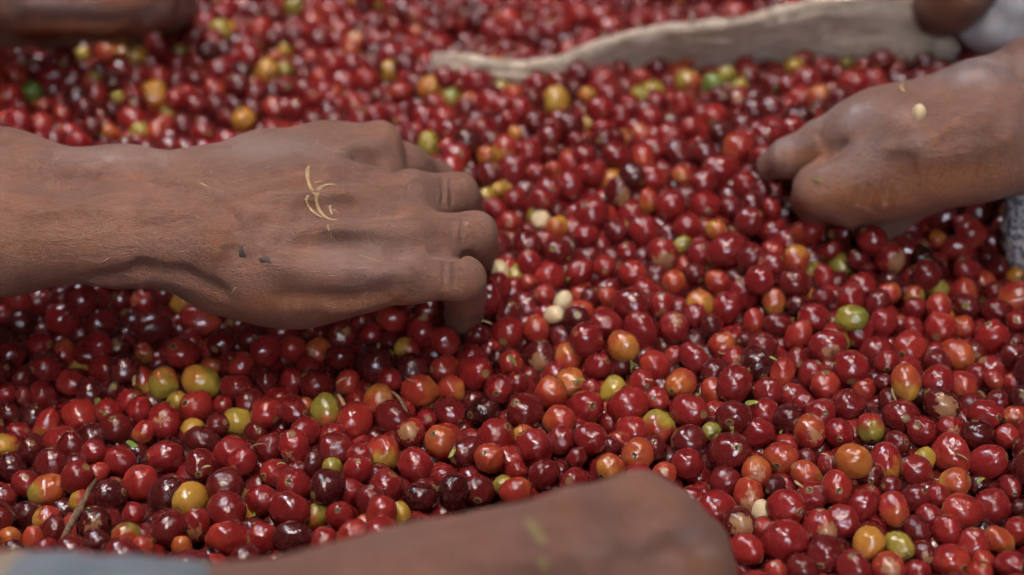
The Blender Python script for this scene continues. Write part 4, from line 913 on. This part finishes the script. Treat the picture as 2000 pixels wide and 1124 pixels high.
CAMR = np.stack([RGT, UPV, -FWD], 1)                      # camera axes as columns: right, up, towards the camera
def frame(zdir, xdir):
    z = Vector(zdir).normalized(); x = Vector(xdir); x = (x - z * x.dot(z))
    if x.length < 1e-4: x = z.orthogonal()
    x.normalize(); y = z.cross(x)
    return Matrix((x, y, z)).transposed()
def face_dir(dx, dy, front=True):
    """direction in space whose foot on a unit ball is seen at (dx,dy) (photo axes, radii)"""
    l = math.hypot(dx, dy)
    if l > .96: dx, dy, l = dx / l * .96, dy / l * .96, .96
    return Vector(CAMR @ np.array((dx, -dy, math.sqrt(1 - l * l))))
rng = random.Random(5)
def orient(c):
    rp = c.d / 2
    rv = Vector((rng.gauss(0, 1), rng.gauss(0, 1), rng.gauss(0, 1))).normalized()
    z = None; x = Vector((rng.gauss(0, 1), rng.gauss(0, 1), rng.gauss(0, 1)))
    if c.nav: z = face_dir((c.nav[0] - c.px) / rp, (c.nav[1] - c.py) / rp)
    if c.ang is not None and z is None:
        a = R(c.ang); s = rng.choice((-1, 1)); z = Vector(CAMR @ np.array((math.cos(a) * s, math.sin(a) * s, rng.uniform(-.15, .25))))
    if z is None:
        if c.t in ('gr', 'rg', 'og', 'mo', 'm', 'ry', 'yr', 'gy'):    # both colours in view
            a = rng.uniform(0, 6.28); z = Vector(CAMR @ np.array((math.cos(a), math.sin(a), rng.uniform(-.1, .4))))
        else: z = rv
    if c.pat:
        x = face_dir((c.pat[0] - c.px) / rp, (c.pat[1] - c.py) / rp)
        if abs(x.dot(z.normalized())) > .6 and not c.nav: z = z - x * x.dot(z); z = z if z.length > .05 else x.orthogonal()
        if c.ang is None and not c.nav: z = x.cross(Vector(RGT) if abs(x.x) < .8 else Vector(UPV))
    return frame(z, x)
for i, c in enumerate(CAT):
    c.pos = PC[i]; c.r = RAD[i]; c.rot = orient(c); c.seed = rng.uniform(0, 60)
    a, b = RC[c.t]; j = rng.gauss(0, .018)
    c.ripe, c.tip = min(1, max(0, a + j)), min(1, max(0, b + j + rng.gauss(0, .02)))
    c.patch = rng.uniform(.5, 1.0) if c.pat else 0.0
    if c.t in ('Dp', 'rp', 'dp'): c.patch = 1.35
    e = c.el ** .5; c.sc = (c.r / e ** .6, c.r / e ** .6 * rng.uniform(.93, 1.0), c.r * (e * e) ** .62 * (rng.uniform(.96, 1.20) if c.ang is None else 1.0))
# filler cherries share the catalogue's mix of colours, but run darker at lower left
FT = ['d'] * 36 + ['D'] * 9 + ['r'] * 40 + ['b'] * 9 + ['bo'] * 4 + ['o'] * 1 + ['yo', 'g', 'mo']
class Fc: pass
FIL = []
for i in range(nF):
    c = C(); c.px, c.py = XF[i], YF[i]; c.pos = PF[i]; c.r = RF[i]; c.d = 2 * RF[i] * FPX / ZF[i]; c.t = rng.choice(FT + (['D'] * 30 + ['d'] * 60 if XF[i] < 620 and YF[i] > 540 else [])); c.nav = c.pat = c.ang = None; c.el = 1.0  # lower left: more dark fruit, riper and with the shade put into colour
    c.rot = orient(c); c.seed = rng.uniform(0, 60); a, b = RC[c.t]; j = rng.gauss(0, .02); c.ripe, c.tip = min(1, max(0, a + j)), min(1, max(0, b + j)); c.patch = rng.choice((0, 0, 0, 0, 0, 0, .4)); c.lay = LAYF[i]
    k = rng.uniform(.92, 1.06); c.sc = (c.r, c.r * rng.uniform(.92, 1), c.r * k * 1.06)
    FIL.append(c)

# ------------------------------------------------------------------ which cherries are things of their own: the 300 that show largest
fruit = [c for c in CAT if c.t != 'w']; beans = [c for c in CAT if c.t == 'w']
inview = lambda c: -5 < c.px < 2005 and -5 < c.py < 1110
fruit_v = sorted([c for c in fruit if inview(c)], key=lambda c: -c.d)
own_lab = {}
for (x, y, lab, ph) in OWN:
    b = min(fruit, key=lambda c: math.hypot(c.px - x, c.py - y))
    if math.hypot(b.px - x, b.py - y) < 22 and id(b) not in own_lab: own_lab[id(b)] = (lab, ph, b)
SINGLE = [v[2] for v in own_lab.values()]
ids = {id(c) for c in SINGLE}
for c in fruit_v:
    if len(SINGLE) >= 300: break
    if id(c) not in ids: SINGLE.append(c); ids.add(id(c))
# labels: how it looks, and which one it is counted from something one can find
marks = [(n, x, y) for n, x, y in MARKS] + [(v[1], v[2].px, v[2].py) for v in own_lab.values() if v[1]]
def look(c):
    s = CNAME[c.t]
    if c.pat and 'torn' not in s: s = 'scarred ' + s
    elif c.nav and c.t in 'rdDb' : s = s + ' navelled' if False else s
    return s
def sector(dx, dy):
    if abs(dx) > abs(dy) * 1.6: return 'right of' if dx > 0 else 'left of'
    if abs(dy) > abs(dx) * 1.6: return 'below' if dy > 0 else 'above'
    return ('below right of' if dx > 0 else 'below left of') if dy > 0 else ('above right of' if dx > 0 else 'above left of')
ORD = ['nearest', 'second nearest', 'third nearest', 'fourth nearest', 'fifth nearest', 'sixth nearest', 'seventh nearest', 'eighth nearest', 'ninth nearest', 'tenth nearest']
table = {}
for n, mx, my in marks:
    for c in fruit_v:
        d = math.hypot(c.px - mx, c.py - my)
        if d < 8: continue
        table.setdefault((n, look(c), sector(c.px - mx, c.py - my)), []).append((d, id(c)))
best = {}
for (n, lk, sec), L in table.items():
    L.sort()
    for k, (d, i) in enumerate(L[:10]):
        s = k * 60 + d
        if i not in best or s < best[i][0]: best[i] = (s, f'{lk} coffee cherry, {ORD[k]} one {sec} {n}')
for c in SINGLE:
    c.label = own_lab[id(c)][0] if id(c) in own_lab else best[id(c)][1]

def place(c):
    o = bpy.data.objects.new('coffee_cherry', HI[rng.randrange(len(HI))]); col.objects.link(o)
    o.matrix_world = Matrix.Translation(Vector(c.pos)) @ c.rot.to_4x4() @ Matrix.Diagonal((*c.sc, 1))
    o['ripe'] = float(c.ripe); o['ripe_tip'] = float(c.tip); o['seed'] = float(c.seed); o['patch'] = float(c.patch)
    tag(o, c.label, 'cherry', 'coffee cherries in the heap')
    def child(name, me, loc, zdir, s=1.0, roll=0.0):
        k = bpy.data.objects.new(name, me); col.objects.link(k); k.parent = o
        k.matrix_local = Matrix.Translation(Vector(loc)) @ Vector(zdir).to_track_quat('Z', 'Y').to_matrix().to_4x4() @ Matrix.Rotation(roll, 4, 'Z') @ Matrix.Scale(s, 4)
        return k
    if c.nav or rng.random() < .35: child('navel', NAVEL[rng.randrange(4)], (0, 0, .955), (0, 0, 1), rng.uniform(.75, 1.15), rng.uniform(0, 6))
    if c.t in ('Dp', 'rp', 'dp'):
        k = child('torn_skin', FLAP[rng.randrange(3)], (0, 0, 0), (0, 0, 1))
        if c.t != 'dp': child('bean', BEAN[rng.randrange(3)], (.60, 0, 0), (0, .3, 1), .34)
    if c.stem is not None:
        k = bpy.data.objects.new('stem', STEM[c.stem[0]]); col.objects.link(k); k.parent = o
        dloc = c.rot.inverted() @ c.stem[1]
        k.matrix_local = Matrix.Translation(dloc * .93) @ dloc.to_track_quat('Z', 'Y').to_matrix().to_4x4()
    return o
# stalks seen in the photograph: (cherry x, y, stalk seen at x, y, mesh)
for (cx, cy, sx_, sy_, k) in ((1216, 677, 1233, 708, 3), (679, 747, 676, 772, 1), (470, 715, 450, 700, 2), (432, 796, 412, 788, 1), (513, 1049, 500, 1022, 2), (1512, 992, 1498, 972, 2), (1345, 803, 1361, 766, 2), (1432, 816, 1428, 843, 0), (1500, 767, 1470, 757, 2), (1662, 717, 1626, 709, 2), (1424, 884, 1427, 843, 1), (1755, 1067, 1764, 1074, 2), (1434, 752, 1457, 723, 2), (1540, 819, 1524, 842, 0), (1276, 633, 1276, 632, 2)):
    b = min(SINGLE, key=lambda c: math.hypot(c.px - cx, c.py - cy))
    if math.hypot(b.px - cx, b.py - cy) < 14: b.stem = (k, face_dir((sx_ - b.px) / (b.d / 2), (sy_ - b.py) / (b.d / 2)))
for c in SINGLE:
    if c.stem is None and c.nav is None and c.ang is None and rng.random() < .13:
        a = rng.uniform(0, 6.28); c.stem = (rng.choice((0, 2, 2)), face_dir(.8 * math.cos(a), .8 * math.sin(a)))
for c in SINGLE: place(c)

# the rest of the heap: one mass
LOW = [cherry_mesh('m', 300 + k, 18, 9) for k in range(8)]; FAR = [cherry_mesh('f', 400 + k, 13, 6) for k in range(6)]; DEEP = [cherry_mesh('g', 500 + k, 10, 4) for k in range(4)]
def mass():
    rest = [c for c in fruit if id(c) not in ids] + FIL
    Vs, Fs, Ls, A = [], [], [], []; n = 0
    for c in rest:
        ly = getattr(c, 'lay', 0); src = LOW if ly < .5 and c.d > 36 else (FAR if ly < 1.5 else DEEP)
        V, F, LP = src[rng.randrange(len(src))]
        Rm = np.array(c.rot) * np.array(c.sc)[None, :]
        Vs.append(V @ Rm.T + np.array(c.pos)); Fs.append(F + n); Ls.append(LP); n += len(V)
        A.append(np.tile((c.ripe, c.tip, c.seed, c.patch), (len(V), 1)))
    V = np.concatenate(Vs); F = np.concatenate(Fs); LP = np.concatenate(Ls); A = np.concatenate(A)
    tri = F[:, 2] == F[:, 3]
    cnt = np.where(tri, 3, 4); starts = np.concatenate([[0], np.cumsum(cnt)[:-1]]).astype(np.int32)
    loops = F.ravel()[np.stack([np.ones(len(F), bool)] * 3 + [~tri], 1).ravel()].astype(np.int32)
    me = bpy.data.meshes.new('coffee_cherries'); me.vertices.add(len(V)); me.vertices.foreach_set('co', V.astype(np.float32).ravel())
    me.loops.add(len(loops)); me.loops.foreach_set('vertex_index', loops)
    me.polygons.add(len(F)); me.polygons.foreach_set('loop_start', starts); me.polygons.foreach_set('use_smooth', np.ones(len(F), bool))
    me.update(calc_edges=True)
    a = me.attributes.new('lp', 'FLOAT_VECTOR', 'POINT'); a.data.foreach_set('vector', LP.astype(np.float32).ravel())
    for k, nm in enumerate(('ripe', 'ripe_tip', 'seed', 'patch')):
        a = me.attributes.new(nm, 'FLOAT', 'POINT'); a.data.foreach_set('value', A[:, k].astype(np.float32))
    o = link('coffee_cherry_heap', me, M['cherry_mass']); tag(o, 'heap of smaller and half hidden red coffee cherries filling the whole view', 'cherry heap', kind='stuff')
mass()

# ------------------------------------------------------------------ small things lying on the heap and on the hands
BL = {(1057, 431): 'cream bean without its skin beside the ring fingertip, right of it', (976, 531): 'round cream bean against the tip of the little finger', (1083, 616): 'large cream bean half hidden behind the frayed dark cherry', (1100, 588): 'pale bean lying just above the frayed dark cherry', (1487, 999): 'pale cream bean wedged beside the hollow torn cherry'}
for c in beans:
    o = bpy.data.objects.new('coffee_bean', BEAN[rng.randrange(3)]); col.objects.link(o)
    x = Vector(CAMR @ np.array((rng.uniform(-.3, .3), rng.uniform(.1, .5), .9)))
    o.matrix_world = Matrix.Translation(Vector(c.pos)) @ frame(c.rot @ Vector((0, 0, 1)), x).to_4x4() @ Matrix.Scale(c.r * 1.02, 4)
    lab = BL[min(BL, key=lambda k: math.hypot(k[0] - c.px, k[1] - c.py))]
    tag(o, lab, 'coffee bean', 'skinned coffee beans among the cherries')
def on_hand(H, px, py, off=0.0):
    p = H.hit(px, py)
    return None if p is None else Vector(p) + Vector(-FWD) * off
p = on_hand(h2, 1793, 222, .0012)
o = bpy.data.objects.new('coffee_bean', BEAN[0]); col.objects.link(o); o.matrix_world = Matrix.Translation(p) @ frame(Vector(CAMR @ np.array((.15, 1, 0))), Vector(-FWD)).to_4x4() @ Matrix.Scale(.0042, 4)
tag(o, 'small cream bean stuck on the wet right wrist', 'coffee bean', 'skinned coffee beans among the cherries')
def strand(name, H, pts, r, label, cat, mat, group=None, flat=.28):
    P = [on_hand(H, x, y, r * .32) for x, y in pts]; P = [p for p in P if p is not None]
    if len(P) < 2: return
    rr = [r * (.55 if i in (0, len(P) - 1) else 1) for i in range(len(P))]
    V, F = tube(P, rr, 6, True, flat); me = mesh_np(name, V, F); c = recentre(me)
    o = link(name, me, M[mat]); o.location = c; return tag(o, label, cat, group)
G = 'straw fibres stuck on the back of the hand'
def bez(pts, n=14):
    P = np.array(pts, float); t = np.linspace(0, 1, len(P)); T = np.linspace(0, 1, n)
    co = np.polyfit(t, P, min(3, len(P) - 1)); return [tuple(np.array([np.polyval(co[:, k], u) for k in (0, 1)])) for u in T]
strand('straw_fibre', h1, bez([(604, 325), (602, 348), (610, 372), (617, 380)]), .0011, 'short pale straw fibre, uppermost on the back of the left hand', 'straw', 'straw', G)
strand('straw_fibre', h1, bez([(658, 362), (632, 364), (618, 380), (622, 405), (636, 424), (660, 430)], 20), .0012, 'long hooked straw fibre curling down the back of the left hand', 'straw', 'straw', G)
strand('straw_fibre', h1, bez([(603, 382), (600, 395), (610, 412), (632, 426)]), .0010, 'curved straw fibre left of the long hooked one', 'straw', 'straw', G)
strand('straw_fibre', h1, bez([(646, 400), (646, 412), (650, 420)], 8), .0008, 'tiny straw fibre inside the curve of the long hooked one', 'straw', 'straw', G)
strand('straw_fibre', h1, bez([(612, 357), (630, 353)], 6), .0006, 'tiny straw sliver between the two curved fibres', 'straw', 'straw', G)
strand('straw_fibre', h1, bez([(652, 295), (675, 297)], 6), .0007, 'tiny golden straw sliver near the index knuckle', 'straw', 'straw', G)
strand('straw_fibre', h1, bez([(392, 358), (412, 368)], 6), .0007, 'golden straw sliver lying on top of the left wrist', 'straw', 'straw', G)
strand('straw_fibre', h1, bez([(450, 577), (460, 562)], 6), .0009, 'straw sliver on the heel of the left hand', 'straw', 'straw', G)
strand('straw_fibre', h1, bez([(200, 512), (216, 503)], 6), .0006, 'straw sliver low on the left forearm', 'straw', 'straw', G)
strand('straw_fibre', h1, bez([(640, 440), (648, 470)], 6), .0008, 'pale straw wisp below the long hooked fibre', 'straw', 'straw', G)
strand('straw_fibre', h1, bez([(700, 498), (720, 504), (745, 512)], 8), .0007, 'pale straw wisp on the ring finger side of the hand', 'straw', 'straw', G)
strand('straw_fibre', h2, bez([(1766, 180), (1760, 172), (1762, 165)], 6), .0013, 'pale straw scrap on the top edge of the wet right wrist', 'straw', 'straw', G)
strand('leaf_scrap', h2, bez([(1586, 352), (1604, 354)], 6), .0012, 'green leaf scrap stuck on the wet right fist', 'leaf scrap', 'leaf')
strand('leaf_scrap', h3, bez([(1030, 1012), (1052, 1044), (1062, 1060)], 8), .0016, 'yellow-green leaf scrap on the bottom hand, upper one', 'leaf scrap', 'drysap')
strand('leaf_scrap', h3, bez([(1058, 1092), (1066, 1112)], 8), .0022, 'pale yellow-green leaf scrap on the bottom hand, lower one', 'leaf scrap', 'drysap')
strand('straw_fibre', h4, bez([(282, 52), (292, 42)], 6), .0018, 'pale straw flake on the top left fist', 'straw', 'straw', G)
for (x, y, w, hh, lab) in ((475, 492, 9, 13, 'grey mud fleck on the back of the hand, nearer the wrist'), (522, 508, 18, 11, 'dark grey mud fleck on the hand, the wider one')):
    p = on_hand(h1, x, y); bm = bmesh.new(); n = 14; rg = random.Random(x)
    top = []; bot = []
    for j in range(n):
        th = 2 * math.pi * j / n; k = rg.uniform(.75, 1.15); q = on_hand(h1, x + w * k * math.cos(th), y + hh * k * math.sin(th))
        top.append(bm.verts.new(q + Vector(-FWD) * .00005)); bot.append(bm.verts.new(q + Vector(FWD) * .0006))
    c = bm.verts.new(p + Vector(-FWD) * .0003)
    for j in range(n): k = (j + 1) % n; bm.faces.new((top[j], top[k], c)).smooth = True; bm.faces.new((bot[j], bot[k], top[k], top[j]))
    bmesh.ops.recalc_face_normals(bm, faces=bm.faces)
    me = bpy.data.meshes.new('mud_fleck'); bm.to_mesh(me); bm.free(); cc = recentre(me); o = link('mud_fleck', me, M['mud']); o.location = cc; tag(o, lab, 'mud fleck', 'mud flecks on the hand')
# the twig
tw = [(187, 936, 15), (176, 956, 14), (164, 978, 13), (152, 1002, 13), (140, 1025, 12), (126, 1050, 11), (112, 1072, 10)]
P = [Vector(on_heap(x, y, .0085)) + Vector((rng.uniform(-.0004, .0004), 0, rng.uniform(-.0003, .0006))) for x, y, h in tw]
V, F = tube(P, [.0007, .0011, .0013, .0019, .0017, .0012, .0006], 9); me = mesh_np('twig', V, F); c = recentre(me)
o = link('twig', me, M['twig']); o.location = c; tag(o, 'dry brown splintered twig lying across the cherries at lower left', 'twig')
# loose green scraps and stalks
def scrap(pts, r, lab, mat='leaf', name='leaf_scrap', lift=.006, flat=.4):
    P = [Vector(on_heap(x, y, lift)) for x, y in bez(pts, 8)]
    V, F = tube(P, [r * (.6 if i in (0, 7) else 1) for i in range(8)], 7, True, flat); me = mesh_np(name, V, F); c = recentre(me); o = link(name, me, M[mat]); o.location = c
    tag(o, lab, name.replace('_', ' '))
scrap([(18, 592), (34, 588), (48, 584)], .0016, 'green stalk below the left forearm at the frame edge', 'stem', 'stalk')
scrap([(190, 778), (196, 795), (204, 806)], .0018, 'upright green leaf scrap between dark cherries at left')
scrap([(250, 862), (258, 868), (266, 874)], .0016, 'dark green leaf scrap left of the scarred cherries')
scrap([(1458, 790), (1470, 786), (1480, 788)], .0018, 'yellow-green stalk under two red cherries right of centre', 'stem', 'stalk')
scrap([(1416, 1104), (1430, 1110), (1442, 1116)], .0024, 'pale green leaf scrap at the tip of the bottom hand')
scrap([(936, 625), (950, 628), (962, 634)], .0009, 'short tan straw beside the curled little finger', 'straw', 'straw_piece')
scrap([(660, 770), (668, 782), (672, 792)], .0010, 'thin dry stalk against the olive brown cherry', 'straw', 'stalk', .008)
scrap([(765, 765), (780, 778), (794, 804)], .0010, 'thin red-brown stalk arching over a dark cherry', 'twig', 'stalk', .008)
FLK = set()
# husk flakes and stalk ends scattered over the fruit
for k, (x, y) in enumerate(((262, 742), (505, 868), (548, 905), (668, 742), (802, 742), (1002, 702), (1268, 742), (1410, 690), (1510, 700), (1612, 888), (1880, 892), (1916, 938), (1310, 1000), (1745, 770), (1132, 742), (1560, 946), (402, 912), (884, 884))):
    a = rng.uniform(0, 6.28); L = rng.uniform(7, 15); bow = rng.uniform(-4, 4)
    P = [Vector(on_heap(x + L * t * math.cos(a) - bow * (t * t - .3) * math.sin(a), y + L * t * math.sin(a) + bow * (t * t - .3) * math.cos(a), .0078)) for t in (-1, -.5, 0, .5, 1)]
    w = rng.uniform(.0005, .0011); V, F = tube(P, [w * v for v in (.5, 1, 1.1, .9, .4)], 6, True, .4); me = mesh_np('husk_flake', V, F); c = recentre(me)
    o = link('husk_flake', me, M[('straw', 'drysap', 'stem')[k % 3]]); o.location = c
    n, mx, my = min(marks, key=lambda m: math.hypot(m[1] - x, m[2] - y) + 400 * ((m[0], sector(x - m[1], y - m[2])) in FLK)); FLK.add((n, sector(x - mx, y - my)))
    tag(o, f"tiny {('tan', 'yellowish', 'greenish')[k % 3]} husk flake lying {sector(x - mx, y - my)} {n}", 'husk flake', 'husk flakes scattered over the cherries')
print('CHERRIES', nC, 'singles', len(SINGLE), 'fill', nF, 'beans', len(beans))
